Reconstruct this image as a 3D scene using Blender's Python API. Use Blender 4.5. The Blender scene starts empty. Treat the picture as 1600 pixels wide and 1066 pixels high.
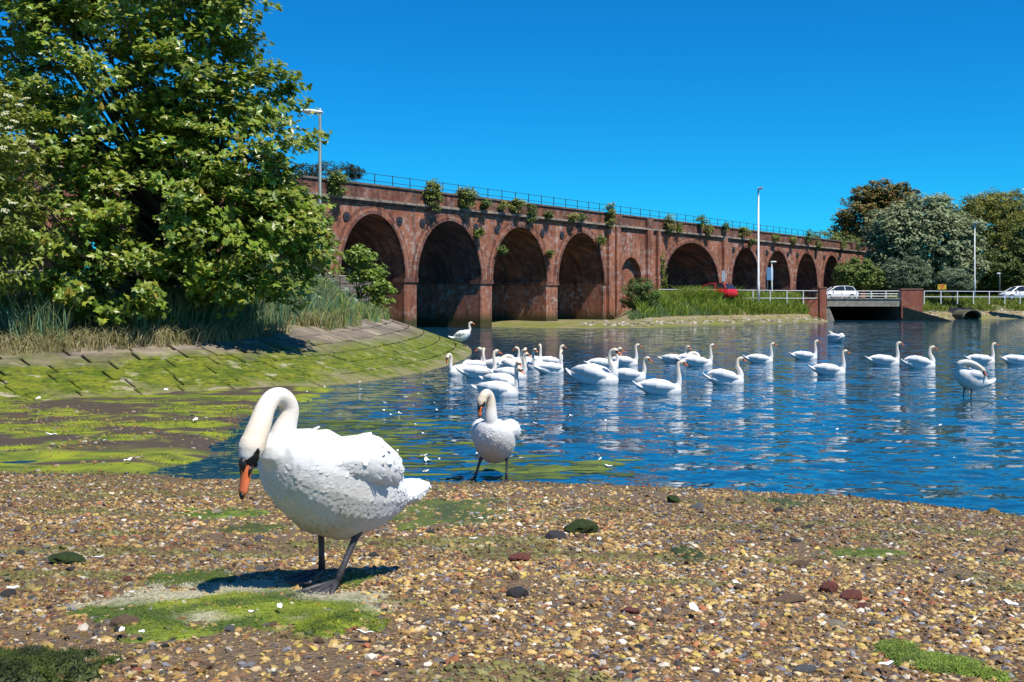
import bpy, bmesh, math, random
import numpy as np
from mathutils import Vector, Matrix
random.seed(7); rng = np.random.default_rng(7)
R = math.radians
scn = bpy.context.scene
col = scn.collection
F, HZ, CH = 1800.0, 472.0, 1.8          # focal length in photo pixels, horizon row, camera height above the water

# ------------------------------------------------------------------ camera, sky, sun, exposure
cam_d = bpy.data.cameras.new('camera'); cam = bpy.data.objects.new('camera', cam_d); col.objects.link(cam)
cam.location = (0, 0, CH); cam.rotation_euler = (R(90), 0, 0)
cam_d.sensor_width = 36; cam_d.lens = F/1600*36; cam_d.shift_y = -(533-HZ)/1600
cam_d.clip_start = 0.05; cam_d.clip_end = 6000
scn.camera = cam
SUN = Vector((0.68, -0.73, 0)).normalized()
EL = R(60)
w = bpy.data.worlds.new('World'); scn.world = w; w.use_nodes = True
nt = w.node_tree; bg = nt.nodes['Background']
sky = nt.nodes.new('ShaderNodeTexSky'); sky.sky_type = 'NISHITA'; sky.sun_disc = False
sky.sun_elevation = EL; sky.sun_rotation = math.atan2(SUN.x, SUN.y)
sky.altitude = 0; sky.air_density = .85; sky.dust_density = 0.0; sky.ozone_density = 5.0
hs = nt.nodes.new('ShaderNodeHueSaturation'); hs.inputs['Saturation'].default_value = 1.2
nt.links.new(sky.outputs[0], hs.inputs['Color']); tint = nt.nodes.new('ShaderNodeMix'); tint.data_type = 'RGBA'; tint.blend_type = 'MULTIPLY'; tint.inputs['Factor'].default_value = 1; tint.inputs['B'].default_value = (.07,.86,1.16,1)
nt.links.new(hs.outputs[0], tint.inputs['A']); nt.links.new(tint.outputs['Result'], bg.inputs['Color'])
bg.inputs['Strength'].default_value = 0.086
sd = bpy.data.lights.new('sun', 'SUN'); sd.energy = 4.6; sd.angle = R(0.53); sd.color = (1, 0.95, 0.86)
sun = bpy.data.objects.new('sun', sd); col.objects.link(sun)
sdir = Vector((SUN.x*math.cos(EL), SUN.y*math.cos(EL), math.sin(EL)))
sun.rotation_euler = sdir.to_track_quat('Z', 'Y').to_euler(); sun.location = (10, -10, 30)
vs = scn.view_settings
vs.view_transform = 'Standard'; vs.look = 'None'; vs.exposure = 0.52; vs.gamma = 1; vs.use_curve_mapping = False

# ------------------------------------------------------------------ helpers
def P(px, py, Y):                       # the point seen at a photo pixel, at a known distance
    return Vector(((px-800)*Y/F, Y, CH-(py-HZ)*Y/F))
def G(px, py, z=0.0):                   # the point seen at a photo pixel, on a level of known height
    return P(px, py, F*(CH-z)/(py-HZ))
def tag(o, label=None, cat=None, group=None, kind=None):
    for k, v in (('label', label), ('category', cat), ('group', group), ('kind', kind)):
        if v: o[k] = v
    return o
def empty(name, loc=(0, 0, 0), rz=0, s=1):
    o = bpy.data.objects.new(name, None); col.objects.link(o)
    o.location = loc; o.rotation_euler = (0, 0, rz); o.scale = (s, s, s); o.empty_display_size = .2
    return o
def link(name, me, mt=None, parent=None, smooth=False):
    if mt and not me.materials: me.materials.append(mt)
    if smooth: me.polygons.foreach_set('use_smooth', np.ones(len(me.polygons), bool))
    o = bpy.data.objects.new(name, me); col.objects.link(o)
    if parent: o.parent = parent
    return o
def mesh_np(name, v, f, c=None):
    me = bpy.data.meshes.new(name); me.from_pydata(np.asarray(v, float), [], np.asarray(f) if not isinstance(f, list) else f)
    if c is not None:
        a = me.color_attributes.new('Col', 'FLOAT_COLOR', 'POINT')
        c = np.asarray(c, np.float32)
        if c.shape[1] == 3: c = np.hstack([c, np.ones((len(c), 1), np.float32)])
        a.data.foreach_set('color', c.ravel())
    me.update(); return me
class MB:                                # collects shapes, builds ONE mesh
    def __init__(s): s.v = []; s.f = []
    def add(s, vs_, fs):
        n = len(s.v); s.v += [tuple(p) for p in vs_]; s.f += [tuple(i+n for i in f) for f in fs]; return s
    def box(s, x0, x1, y0, y1, z0, z1):
        return s.add([(x0,y0,z0),(x1,y0,z0),(x1,y1,z0),(x0,y1,z0),(x0,y0,z1),(x1,y0,z1),(x1,y1,z1),(x0,y1,z1)],
                     [(0,3,2,1),(4,5,6,7),(0,1,5,4),(1,2,6,5),(2,3,7,6),(3,0,4,7)])
    def tube(s, pts, rad, n=8, flat=1.0, up=None):
        pts = [Vector(p) for p in pts]
        if not hasattr(rad, '__len__'): rad = [rad]*len(pts)
        b = len(s.v); ref = Vector(up) if up else None
        for i, p in enumerate(pts):
            t = (pts[min(i+1, len(pts)-1)]-pts[max(i-1, 0)]).normalized()
            if ref is None: ref = Vector((0,0,1)) if abs(t.z) < .9 else Vector((1,0,0))
            u = t.cross(ref); u = u.normalized() if u.length > 1e-5 else Vector((0,1,0)); q = u.cross(t).normalized()
            if not up: ref = q
            for k in range(n):
                a = 2*math.pi*k/n
                s.v.append(tuple(p+u*(math.cos(a)*rad[i])+q*(math.sin(a)*rad[i]*flat)))
        for i in range(len(pts)-1):
            for k in range(n):
                s.f.append((b+i*n+k, b+i*n+(k+1)%n, b+(i+1)*n+(k+1)%n, b+(i+1)*n+k))
        s.f.append(tuple(b+k for k in reversed(range(n)))); s.f.append(tuple(b+(len(pts)-1)*n+k for k in range(n)))
        return s
    def ball(s, c, r, n=10, m=7):
        b = len(s.v); r = r if hasattr(r, '__len__') else (r, r, r)
        for j in range(1, m):
            th = math.pi*j/m
            for k in range(n):
                a = 2*math.pi*k/n
                s.v.append((c[0]+r[0]*math.sin(th)*math.cos(a), c[1]+r[1]*math.sin(th)*math.sin(a), c[2]+r[2]*math.cos(th)))
        t = len(s.v); s.v += [(c[0], c[1], c[2]+r[2]), (c[0], c[1], c[2]-r[2])]
        for j in range(m-2):
            for k in range(n): s.f.append((b+j*n+k, b+(j+1)*n+k, b+(j+1)*n+(k+1)%n, b+j*n+(k+1)%n))
        for k in range(n):
            s.f.append((t, b+k, b+(k+1)%n)); s.f.append((t+1, b+(m-2)*n+(k+1)%n, b+(m-2)*n+k))
        return s
    def mesh(s, name): return mesh_np(name, s.v, s.f) if s.v else None
    def build(s, name, mt, parent=None, smooth=False): return link(name, s.mesh(name), mt, parent, smooth)
def vnoise(x, y, seed=0):
    x = np.asarray(x, float); y = np.asarray(y, float)
    xi = np.floor(x).astype(np.int64); yi = np.floor(y).astype(np.int64); xf = x-xi; yf = y-yi
    def h(a, b):
        n = (a*374761393 + b*668265263 + seed*982451653) & 0x7fffffff
        n = ((n ^ (n >> 13))*1274126177) & 0x7fffffff
        return ((n ^ (n >> 16)) & 0xffff)/65535.0
    u = xf*xf*(3-2*xf); v = yf*yf*(3-2*yf)
    return (h(xi,yi)*(1-u)+h(xi+1,yi)*u)*(1-v)+(h(xi,yi+1)*(1-u)+h(xi+1,yi+1)*u)*v
def fbm(x, y, seed=0, o=4):
    r = 0; a = .5
    for i in range(o): r = r+a*vnoise(x*2**i, y*2**i, seed+i); a *= .5
    return r
def catmull(pts, n):
    pts = np.array(pts, float); p = np.vstack([2*pts[0]-pts[1], pts, 2*pts[-1]-pts[-2]]); out = []
    for i in range(1, len(p)-2):
        for t in np.linspace(0, 1, n, endpoint=False):
            out.append(.5*((2*p[i])+(-p[i-1]+p[i+1])*t+(2*p[i-1]-5*p[i]+4*p[i+1]-p[i+2])*t*t+(-p[i-1]+3*p[i]-3*p[i+1]+p[i+2])*t**3))
    out.append(p[-2]); return np.array(out)

# ------------------------------------------------------------------ materials
MATS = {}
def mat(name, c=(.5,.5,.5), rough=.7, spec=.4, metal=0, noise=None, bump=None, attr=False, transl=0, coord='Object'):
    if name in MATS: return MATS[name]
    m = bpy.data.materials.new(name); m.use_nodes = True; n = m.node_tree.nodes; l = m.node_tree.links
    b = n['Principled BSDF']; b.inputs['Base Color'].default_value = (*c, 1); b.inputs['Roughness'].default_value = rough
    b.inputs['Specular IOR Level'].default_value = spec; b.inputs['Metallic'].default_value = metal
    tc = n.new('ShaderNodeTexCoord'); out = None
    if attr:
        at = n.new('ShaderNodeAttribute'); at.attribute_name = 'Col'; out = at.outputs['Color']
    if noise:                             # (scale, second colour, amount)
        t = n.new('ShaderNodeTexNoise'); t.inputs['Scale'].default_value = noise[0]; t.inputs['Detail'].default_value = 6; t.inputs['Roughness'].default_value = .65
        l.new(tc.outputs[coord], t.inputs['Vector'])
        r = n.new('ShaderNodeValToRGB'); r.color_ramp.elements[0].position = .38; r.color_ramp.elements[1].position = .66
        l.new(t.outputs['Fac'], r.inputs[0])
        mu = n.new('ShaderNodeMath'); mu.operation = 'MULTIPLY'; mu.inputs[1].default_value = noise[2]; l.new(r.outputs[0], mu.inputs[0])
        x = n.new('ShaderNodeMix'); x.data_type = 'RGBA'; x.inputs['A'].default_value = (*c, 1); x.inputs['B'].default_value = (*noise[1], 1)
        if out: l.new(out, x.inputs['A'])
        l.new(mu.outputs[0], x.inputs['Factor']); out = x.outputs['Result']
    if out: l.new(out, b.inputs['Base Color'])
    if bump:                              # (scale, distance)
        t = n.new('ShaderNodeTexNoise'); t.inputs['Scale'].default_value = bump[0]; t.inputs['Detail'].default_value = 5
        l.new(tc.outputs[coord], t.inputs['Vector'])
        bp = n.new('ShaderNodeBump'); bp.inputs['Distance'].default_value = bump[1]; bp.inputs['Strength'].default_value = .8
        l.new(t.outputs['Fac'], bp.inputs['Height']); l.new(bp.outputs[0], b.inputs['Normal'])
    if transl:
        tr = n.new('ShaderNodeBsdfTranslucent'); tr.inputs['Color'].default_value = (*c, 1)
        if out: l.new(out, tr.inputs['Color'])
        ms = n.new('ShaderNodeMixShader'); ms.inputs[0].default_value = transl
        l.new(b.outputs[0], ms.inputs[1]); l.new(tr.outputs[0], ms.inputs[2]); l.new(ms.outputs[0], n['Material Output'].inputs[0])
    MATS[name] = m; return m
LEAF = mat('leaf', rough=.36, spec=.6, attr=True, transl=.34)
FARLEAF = mat('far_leaf', rough=.6, spec=.3, attr=True, transl=.2)
BLADE = mat('grass_blade', rough=.55, spec=.3, attr=True, transl=.25)
PEB = mat('pebble', rough=.5, spec=.4, attr=True, noise=(60, (.08,.06,.04), .35))
BARK = mat('bark', (.09,.065,.045), .9, noise=(9, (.03,.022,.016), .8), bump=(14, .02))
WHITE_METAL = mat('white_metal', (.7,.71,.7), .45, noise=(3, (.45,.44,.4), .4))
GALV = mat('galvanised', (.13,.17,.16), .5, metal=.1, noise=(5, (.08,.11,.10), .5))
CONC = mat('concrete', (.33,.29,.23), .9, noise=(2.2, (.12,.105,.08), .8), bump=(20, .02))
DARK = mat('dark_iron', (.03,.03,.035), .6)
SOIL = mat('soil', (.16,.115,.07), .95, noise=(1.3, (.07,.075,.03), .9), bump=(6, .05))

def brick_mat(name, c1, c2, mortar, scale_dirt=1.0, soot=.5, green=False):
    m = bpy.data.materials.new(name); m.use_nodes = True; n = m.node_tree.nodes; l = m.node_tree.links; b = n['Principled BSDF']
    b.inputs['Roughness'].default_value = .9; b.inputs['Specular IOR Level'].default_value = .2
    tc = n.new('ShaderNodeTexCoord'); sp = n.new('ShaderNodeSeparateXYZ'); l.new(tc.outputs['Object'], sp.inputs[0])
    ad = n.new('ShaderNodeMath'); ad.operation = 'ADD'; l.new(sp.outputs[0], ad.inputs[0]); l.new(sp.outputs[1], ad.inputs[1])
    cb = n.new('ShaderNodeCombineXYZ'); l.new(ad.outputs[0], cb.inputs[0]); l.new(sp.outputs[2], cb.inputs[1])
    br = n.new('ShaderNodeTexBrick'); br.inputs['Scale'].default_value = 1; br.inputs['Brick Width'].default_value = .235; br.inputs['Row Height'].default_value = .078
    br.inputs['Mortar Size'].default_value = .009; br.inputs['Color1'].default_value = (*c1, 1); br.inputs['Color2'].default_value = (*c2, 1); br.inputs['Mortar'].default_value = (*mortar, 1)
    l.new(cb.outputs[0], br.inputs['Vector'])
    def nz(sc, vec, lo, hi, detail=6):
        t = n.new('ShaderNodeTexNoise'); t.inputs['Scale'].default_value = sc; t.inputs['Detail'].default_value = detail; t.inputs['Roughness'].default_value = .68
        l.new(vec, t.inputs['Vector']); r = n.new('ShaderNodeMapRange'); r.inputs[1].default_value = lo; r.inputs[2].default_value = hi; l.new(t.outputs['Fac'], r.inputs[0]); return r.outputs[0]
    def mix(a, bc, f):
        x = n.new('ShaderNodeMix'); x.data_type = 'RGBA'; l.new(a, x.inputs['A']); x.inputs['B'].default_value = (*bc, 1); l.new(f, x.inputs['Factor']); return x.outputs['Result']
    def mul(a, k):
        x = n.new('ShaderNodeMath'); x.operation = 'MULTIPLY'; l.new(a, x.inputs[0])
        if isinstance(k, float): x.inputs[1].default_value = k
        else: l.new(k, x.inputs[1])
        return x.outputs[0]
    mp = n.new('ShaderNodeMapping'); mp.inputs['Scale'].default_value = (1.5, .16, 1); l.new(cb.outputs[0], mp.inputs[0])
    o = mix(br.outputs['Color'], (.16,.045,.025), mul(nz(.45, cb.outputs[0], .42, .62), .5))
    o = mix(o, (.46,.17,.085), mul(nz(.8, cb.outputs[0], .48, .66), .6))
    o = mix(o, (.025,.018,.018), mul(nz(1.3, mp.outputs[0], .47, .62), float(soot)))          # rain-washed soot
    pale = mul(nz(2.2, cb.outputs[0], .48, .64), nz(.35, cb.outputs[0], .42, .56))
    o = mix(o, (.5,.42,.38), mul(pale, .75*scale_dirt))                                       # lime bloom
    if green:
        mr = n.new('ShaderNodeMapRange'); mr.inputs[1].default_value = 1.15; mr.inputs[2].default_value = .5; l.new(sp.outputs[2], mr.inputs[0])
        o = mix(o, (.045,.05,.015), mul(mr.outputs[0], .9))                                   # tide weed
    l.new(o, b.inputs['Base Color'])
    bp = n.new('ShaderNodeBump'); bp.inputs['Distance'].default_value = .012; l.new(br.outputs['Fac'], bp.inputs['Height']); bp.invert = True; l.new(bp.outputs[0], b.inputs['Normal'])
    return m
BRICK = brick_mat('viaduct_brick', (.43,.145,.072), (.32,.10,.055), (.27,.18,.13), 1.0, .55, True)
BRICKD = brick_mat('dark_brick', (.17,.068,.05), (.11,.048,.04), (.12,.09,.08), .35, .7, True)  # darker version of the viaduct brick, mainly for the vaults
PARAPET = brick_mat('parapet_brick', (.20,.075,.05), (.13,.055,.04), (.13,.1,.085), .45, .6)
REDBRICK = brick_mat('red_brick', (.36,.09,.05), (.27,.07,.04), (.25,.18,.14), .3, .25)
STONE = mat('cornice_stone', (.36,.29,.22), .9, noise=(1.8, (.06,.045,.04), .9), bump=(10, .02))

# ------------------------------------------------------------------ water and ground
def water_mat():
    m = bpy.data.materials.new('water'); m.use_nodes = True; n = m.node_tree.nodes; l = m.node_tree.links; b = n['Principled BSDF']
    b.inputs['Base Color'].default_value = (.006,.055,.105, 1); b.inputs['Roughness'].default_value = .04; b.inputs['IOR'].default_value = 1.38
    b.inputs['Specular IOR Level'].default_value = .6
    tc = n.new('ShaderNodeTexCoord')
    tot = None                            # ripples: tilts of the surface, the same at any distance
    for sc, amp, sx, sy in ((.6, .10, .7, 1.2), (2.7, .38, .7, 1.2), (7.5, .26, .8, 1.2)):
        mp = n.new('ShaderNodeMapping'); mp.inputs['Scale'].default_value = (sx, sy, 1); mp.inputs['Rotation'].default_value = (0, 0, .15); l.new(tc.outputs['Object'], mp.inputs[0])
        t = n.new('ShaderNodeTexNoise'); t.inputs['Scale'].default_value = sc; t.inputs['Detail'].default_value = 2; t.inputs['Distortion'].default_value = .5
        l.new(mp.outputs[0], t.inputs['Vector'])
        su = n.new('ShaderNodeVectorMath'); su.operation = 'SUBTRACT'; su.inputs[1].default_value = (.5,.5,.5); l.new(t.outputs['Color'], su.inputs[0])
        mu = n.new('ShaderNodeVectorMath'); mu.operation = 'MULTIPLY'; mu.inputs[1].default_value = (amp*.6, amp, 0); l.new(su.outputs[0], mu.inputs[0])
        if tot is None: tot = mu.outputs[0]
        else:
            ad = n.new('ShaderNodeVectorMath'); ad.operation = 'ADD'; l.new(tot, ad.inputs[0]); l.new(mu.outputs[0], ad.inputs[1]); tot = ad.outputs[0]
    ad = n.new('ShaderNodeVectorMath'); ad.operation = 'ADD'; ad.inputs[1].default_value = (0,0,1); l.new(tot, ad.inputs[0])
    nm_ = n.new('ShaderNodeVectorMath'); nm_.operation = 'NORMALIZE'; l.new(ad.outputs[0], nm_.inputs[0]); prev = nm_.outputs[0]
    l.new(prev, b.inputs['Normal']); return m
me = MB().add([(-140,4,0),(220,4,0),(220,170,0),(-140,170,0)], [(0,1,2,3)]).mesh('water')
tag(link('water', me, water_mat()), kind='structure')
me = MB().add([(-4000,-300,-.7),(4000,-300,-.7),(4000,5000,-.7),(-4000,5000,-.7)], [(0,1,2,3)]).mesh('ground')
tag(link('ground', me, SOIL), kind='structure')

SHX = [-14,-8,-3,-1.2,0,1.5,3,4.3,8,14]; SHY = [12.6,12.2,11.8,11.65,11.6,11.3,10.7,9.6,7.4,5]
def beach_z(X, Y):
    X = np.asarray(X, float); Y = np.asarray(Y, float)
    d = np.interp(X, SHX, SHY)+.55*(fbm(X*.9, Y*.3+3, 5)-.47)-Y
    up = .1*d+.05*(fbm(X*.7, Y*.7, 11)-.47)*np.clip(d, 0, 1)+.018*(fbm(X*4, Y*4, 3)-.47)
    wet = np.clip((X+4.25+.04*(Y-12)*0+.9*(fbm(X*.5, Y*.5, 20)-.47))/1.9, 0, 1); wet = wet*wet*(3-2*wet)
    low = .035*(1-wet)-.34*wet*np.clip(-d/.6, 0, 1)+.15*(fbm(X*.55, Y*1.1, 31)-.47)+.03*(fbm(X*4, Y*4, 33)-.47)
    k = np.clip(-d/.5, 0, 1)
    return np.where(d > 0, up, low*k+up*(1-k))
def beach_mat():
    m = bpy.data.materials.new('shingle_and_mud'); m.use_nodes = True; n = m.node_tree.nodes; l = m.node_tree.links; b = n['Principled BSDF']
    b.inputs['Roughness'].default_value = .75; b.inputs['Specular IOR Level'].default_value = .35
    tc = n.new('ShaderNodeTexCoord')
    at = n.new('ShaderNodeAttribute'); at.attribute_name = 'Col'
    vo = n.new('ShaderNodeTexVoronoi'); vo.inputs['Scale'].default_value = 60; l.new(tc.outputs['Object'], vo.inputs['Vector'])
    rp = n.new('ShaderNodeValToRGB'); cr = rp.color_ramp; cr.elements[0].color = (.07,.042,.022,1); cr.elements[1].color = (.27,.19,.10,1)
    for p, c in ((.3,(.15,.085,.035)),(.5,(.21,.14,.055)),(.62,(.08,.065,.055)),(.8,(.18,.09,.04))):
        e = cr.elements.new(p); e.color = (*c, 1)
    sp = n.new('ShaderNodeSeparateColor'); l.new(vo.outputs['Color'], sp.inputs[0]); l.new(sp.outputs[0], rp.inputs[0])
    mx = n.new('ShaderNodeMix'); mx.data_type = 'RGBA'; l.new(at.outputs['Alpha'], mx.inputs['Factor']); l.new(rp.outputs[0], mx.inputs['A']); l.new(at.outputs['Color'], mx.inputs['B'])
    l.new(mx.outputs['Result'], b.inputs['Base Color'])
    t = n.new('ShaderNodeTexNoise'); t.inputs['Scale'].default_value = 30; t.inputs['Detail'].default_value = 6; l.new(tc.outputs['Object'], t.inputs['Vector'])
    bp = n.new('ShaderNodeBump'); bp.inputs['Distance'].default_value = .02; l.new(t.outputs['Fac'], bp.inputs['Height'])
    b2 = n.new('ShaderNodeBump'); b2.inputs['Distance'].default_value = .012; b2.invert = True; l.new(vo.outputs['Distance'], b2.inputs['Height']); l.new(bp.outputs[0], b2.inputs['Normal'])
    l.new(b2.outputs[0], b.inputs['Normal']); return m
def grid(x0, x1, nx, y0, y1, ny, zf):
    X, Y = np.meshgrid(np.linspace(x0, x1, nx), np.linspace(y0, y1, ny)); Z = zf(X, Y)
    v = np.stack([X.ravel(), Y.ravel(), Z.ravel()], 1)
    i = np.arange(nx*ny).reshape(ny, nx)
    f = np.stack([i[:-1,:-1].ravel(), i[:-1,1:].ravel(), i[1:,1:].ravel(), i[1:,:-1].ravel()], 1)
    return v, f
v, f = grid(-13, 9, 330, .3, 26, 400, beach_z)
d = np.interp(v[:,0], SHX, SHY)-v[:,1]
mud = np.clip(-d/.4+.3, 0, 1)
alg = np.clip((fbm(v[:,0]*.8+4, v[:,1]*1.5, 40)+.45*(fbm(v[:,0]*4, v[:,1]*5, 46)-.47)-.44)*9, 0, 1)*np.clip(-d/.5, 0, 1)
alg = np.maximum(alg, np.clip(-d/.2, 0, 1)*np.clip((2.2+d)/.8, 0, 1)*np.clip((fbm(v[:,0]*1.2, v[:,1]*3, 44)-.33)*8, 0, 1))
c = np.ones((len(v), 4)); base = np.array([.075,.055,.038]); g1 = np.array([.27,.31,.014]); g2 = np.array([.075,.11,.014])
k2 = fbm(v[:,0]*2.5, v[:,1]*5, 50)[:,None]; gg = g1*np.clip(k2*2.4-.6, 0, 1)+g2*(1-np.clip(k2*2.4-.6, 0, 1))
c[:,:3] = base*(1-alg[:,None])+gg*alg[:,None]
dirt_shade = np.clip((fbm(v[:,0]*.9, v[:,1]*.9, 60)-.5)*5, 0, .8)*np.clip(d, 0, 1)
c[:,3] = np.maximum(mud, dirt_shade)
sel = (dirt_shade > mud); c[sel,:3] = (.16,.11,.062)
tag(link('beach', mesh_np('beach', v, f, c), beach_mat(), smooth=True), kind='structure')

# left bank: stone revetment curving round to the viaduct
TOE = catmull([(-16,11.5),(-9,20.0),(-4.3,24.2),(-2.55,28.2),(-1.6,34.5),(-1.45,42),(-2.4,51),(-5.2,63),(-8,76),(-11,92)], 40)
seg = np.r_[0, np.cumsum(np.linalg.norm(np.diff(TOE, axis=0), axis=1))]
STOT = seg[-1]
def toe(s):
    p = np.array([np.interp(s, seg, TOE[:,0]), np.interp(s, seg, TOE[:,1])]); e = .4
    t = np.array([np.interp(s+e, seg, TOE[:,0])-np.interp(s-e, seg, TOE[:,0]), np.interp(s+e, seg, TOE[:,1])-np.interp(s-e, seg, TOE[:,1])]); t /= np.linalg.norm(t)
    return p, t, np.array([-t[1], t[0]])
REV = 3.6
def bank_z(s, w):
    rise = np.interp(s, [0,11,22,34,60], [.7,.75,1.1,1.25,1.3])
    h2 = np.interp(s, [0,14,22,30,40,60], [1.1,1.2,1.5,1.6,1.7,1.3])
    if w <= REV: return rise*w/REV
    a = min(1, (w-REV)/np.interp(s, [0,26,35,50], [6.5,6.5,3.2,3.4])); return rise+h2*(a*a*(3-2*a))
def bank(s, w, dz=0):
    p, t, n = toe(s); return Vector((p[0]+n[0]*w, p[1]+n[1]*w, bank_z(s, w)+dz))
SS = np.linspace(.5, STOT-.5, 150); WW = [-.4,0,.9,1.8,2.7,3.6,4,4.5,5,5.7,6.5,7.5,8.5,10,13,18,26,40]
v = []; 
for s in SS:
    for w_ in WW:
        q = bank(s, max(w_, 0)); p, t, n = toe(s)
        if w_ < 0: q = Vector((p[0]-n[0]*.4, p[1]-n[1]*.4, -.4))
        j = 0 if w_ <= REV else .16*(float(fbm(q.x*.8, q.y*.8, 70))-.47)
        v.append((q.x, q.y, q.z-.075*(0 <= w_ <= REV)+j))
nw = len(WW); f = [(i*nw+j, (i+1)*nw+j, (i+1)*nw+j+1, i*nw+j+1) for i in range(len(SS)-1) for j in range(nw-1)]
tag(link('earth_bank', mesh_np('earth_bank', v, f), mat('bank_soil', (.20,.15,.09), .95, noise=(.9, (.085,.10,.035), .9), bump=(5, .06)), smooth=True), kind='structure')

def slab_mat():
    m = bpy.data.materials.new('weedy_stone_slab'); m.use_nodes = True; n = m.node_tree.nodes; l = m.node_tree.links; b = n['Principled BSDF']
    b.inputs['Roughness'].default_value = .85; b.inputs['Specular IOR Level'].default_value = .25
    ge = n.new('ShaderNodeNewGeometry'); sp = n.new('ShaderNodeSeparateXYZ'); l.new(ge.outputs['Position'], sp.inputs[0])
    oi = n.new('ShaderNodeObjectInfo')
    def nz(sc, d=6):
        t = n.new('ShaderNodeTexNoise'); t.inputs['Scale'].default_value = sc; t.inputs['Detail'].default_value = d; t.inputs['Roughness'].default_value = .65; l.new(ge.outputs['Position'], t.inputs['Vector']); return t.outputs['Fac']
    def mr(a, i0, i1, o0=0, o1=1):
        r = n.new('ShaderNodeMapRange'); r.inputs[1].default_value = i0; r.inputs[2].default_value = i1; r.inputs[3].default_value = o0; r.inputs[4].default_value = o1; l.new(a, r.inputs[0]); return r.outputs[0]
    def op(o, a, bb):
        x = n.new('ShaderNodeMath'); x.operation = o
        for i, q in ((0, a), (1, bb)):
            if isinstance(q, (int, float)): x.inputs[i].default_value = q
            else: l.new(q, x.inputs[i])
        return x.outputs[0]
    def mix(a, c2, f):
        x = n.new('ShaderNodeMix'); x.data_type = 'RGBA'
        for nm, q in (('A', a), ('B', c2)):
            if isinstance(q, tuple): x.inputs[nm].default_value = (*q, 1)
            else: l.new(q, x.inputs[nm])
        l.new(f, x.inputs['Factor']); return x.outputs['Result']
    stone = mix((.17,.135,.10), (.33,.27,.20), oi.outputs['Random'])
    stone = mix(stone, (.06,.048,.04), op('MULTIPLY', mr(nz(1.4), .42, .68), .8))
    hgt = op('ADD', sp.outputs[2], op('MULTIPLY', op('SUBTRACT', nz(.9), .5), .9))
    gm = mr(hgt, .80, .52)
    grn = mix((.075,.115,.007), (.21,.225,.016), mr(nz(2.6), .38, .68))
    grn = mix(grn, (.025,.03,.010), op('MULTIPLY', mr(nz(8, 9), .48, .66), .85))
    o = mix(stone, grn, gm)
    pale = op('MULTIPLY', mr(nz(2.1, 8), .575, .64), mr(hgt, 1.0, .2))
    o = mix(o, (.42,.37,.25), op('MULTIPLY', pale, .8))
    low = mr(hgt, .16, .02); o = mix(o, (.22,.19,.10), op('MULTIPLY', low, .8))
    l.new(o, b.inputs['Base Color'])
    bp = n.new('ShaderNodeBump'); bp.inputs['Distance'].default_value = .06; l.new(nz(9), bp.inputs['Height']); l.new(bp.outputs[0], b.inputs['Normal'])
    return m
bm = bmesh.new(); bmesh.ops.create_cube(bm, size=1)
for vv in bm.verts: vv.co.z *= .09
bmesh.ops.bevel(bm, geom=bm.edges[:], offset=.018, segments=1, affect='EDGES')
sl = bpy.data.meshes.new('slab'); bm.to_mesh(sl); bm.free(); sl.materials.append(slab_mat())
rev = tag(empty('revetment', toe(20)[0].tolist()+[0]), 'sloping stone slab revetment green with weed below the leafy tree', 'embankment')
rows = 6; cnt = 0
inv = Matrix.Translation(-Vector(rev.location))
for r_ in range(rows):
    s = 5.2+random.random()*1.2
    while s < 52 and cnt < 299:
        L = random.uniform(.85, 1.25)*(1 if s < 30 else 1.6); s += L/2
        w0 = (r_+.5)*REV/rows; a = bank(s, w0); p, t, n = toe(s); L2 = (bank(s+L/2, w0)-bank(s-L/2, w0)).length
        up = Vector((n[0]*REV/rows, n[1]*REV/rows, bank_z(s, w0+.3)-bank_z(s, w0-.3))).normalized()
        tt = Vector((t[0], t[1], 0)); tt = (tt-up*tt.dot(up)).normalized(); nn = tt.cross(up)
        M = Matrix((tt, up, nn)).transposed().to_4x4(); M.translation = a+nn*random.uniform(-.05, -.03)
        M = M @ Matrix.Rotation(random.gauss(0, .008), 4, 'X') @ Matrix.Rotation(random.gauss(0, .010), 4, 'Y') @ Matrix.Diagonal((L2-.022, REV/rows*1.03-.022, 1, 1))
        o = bpy.data.objects.new('slab', sl); col.objects.link(o); o.parent = rev; o.matrix_local = inv @ M
        s += L/2; cnt += 1
mb = MB(); pts = [bank(s, REV+.12, .02) for s in np.linspace(33, 50, 14)]
mb.tube([q-rev.location for q in pts], .09, 6).build('coping_edge', CONC, rev)

# far bank, road level
FW = np.array([(-60,84),(-20,84.5),(-2,85),(3,79),(9,81),(15,90),(28.4,104.5),(30,111),(38.5,112),(45.3,120),(55.4,124.6),(90,138),(220,160)])
def shore_d(X, Y): return Y-np.interp(X, FW[:,0], FW[:,1])
D = np.array([1300, 1800])/math.hypot(1300, 1800); N = np.array([D[1], -D[0]]); V0 = np.array([-2.0, 81.0])
def far_z(X, Y):
    d = shore_d(X, Y)*.82
    k = np.clip((X-8)/4+.25*(fbm(X*.3, Y*.3, 7)-.5), 0, 1)
    a = np.clip((d-3)/6, 0, 1); a = a*a*(3-2*a)
    hi = .07*np.clip(d, -6, 3)+.05+a*1.75
    hi = np.where(X > 38, .3*np.clip(d, -2, 2)+1.35*np.clip((d-1.5)/5, 0, 1), hi)
    z = hi*k+(1-k)*np.clip(.06*d+.05, -.5, .35)
    z = z+.14*(fbm(X*.7, Y*.7, 9)-.47)*np.clip(1-(d-10)/3, 0, 1)
    z = np.minimum(z, 2.0+np.clip((Y-135)/60, 0, 1)*np.clip((X-40)/20, 0, 1)*2.0)
    chan = (X > 30.4) & (X < 38.0) & (Y < 128)
    return np.where(chan, -.6, z)
v, f = grid(-60, 160, 330, 70, 200, 240, far_z)
d = shore_d(v[:,0], v[:,1]); h = v[:,2]
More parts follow.
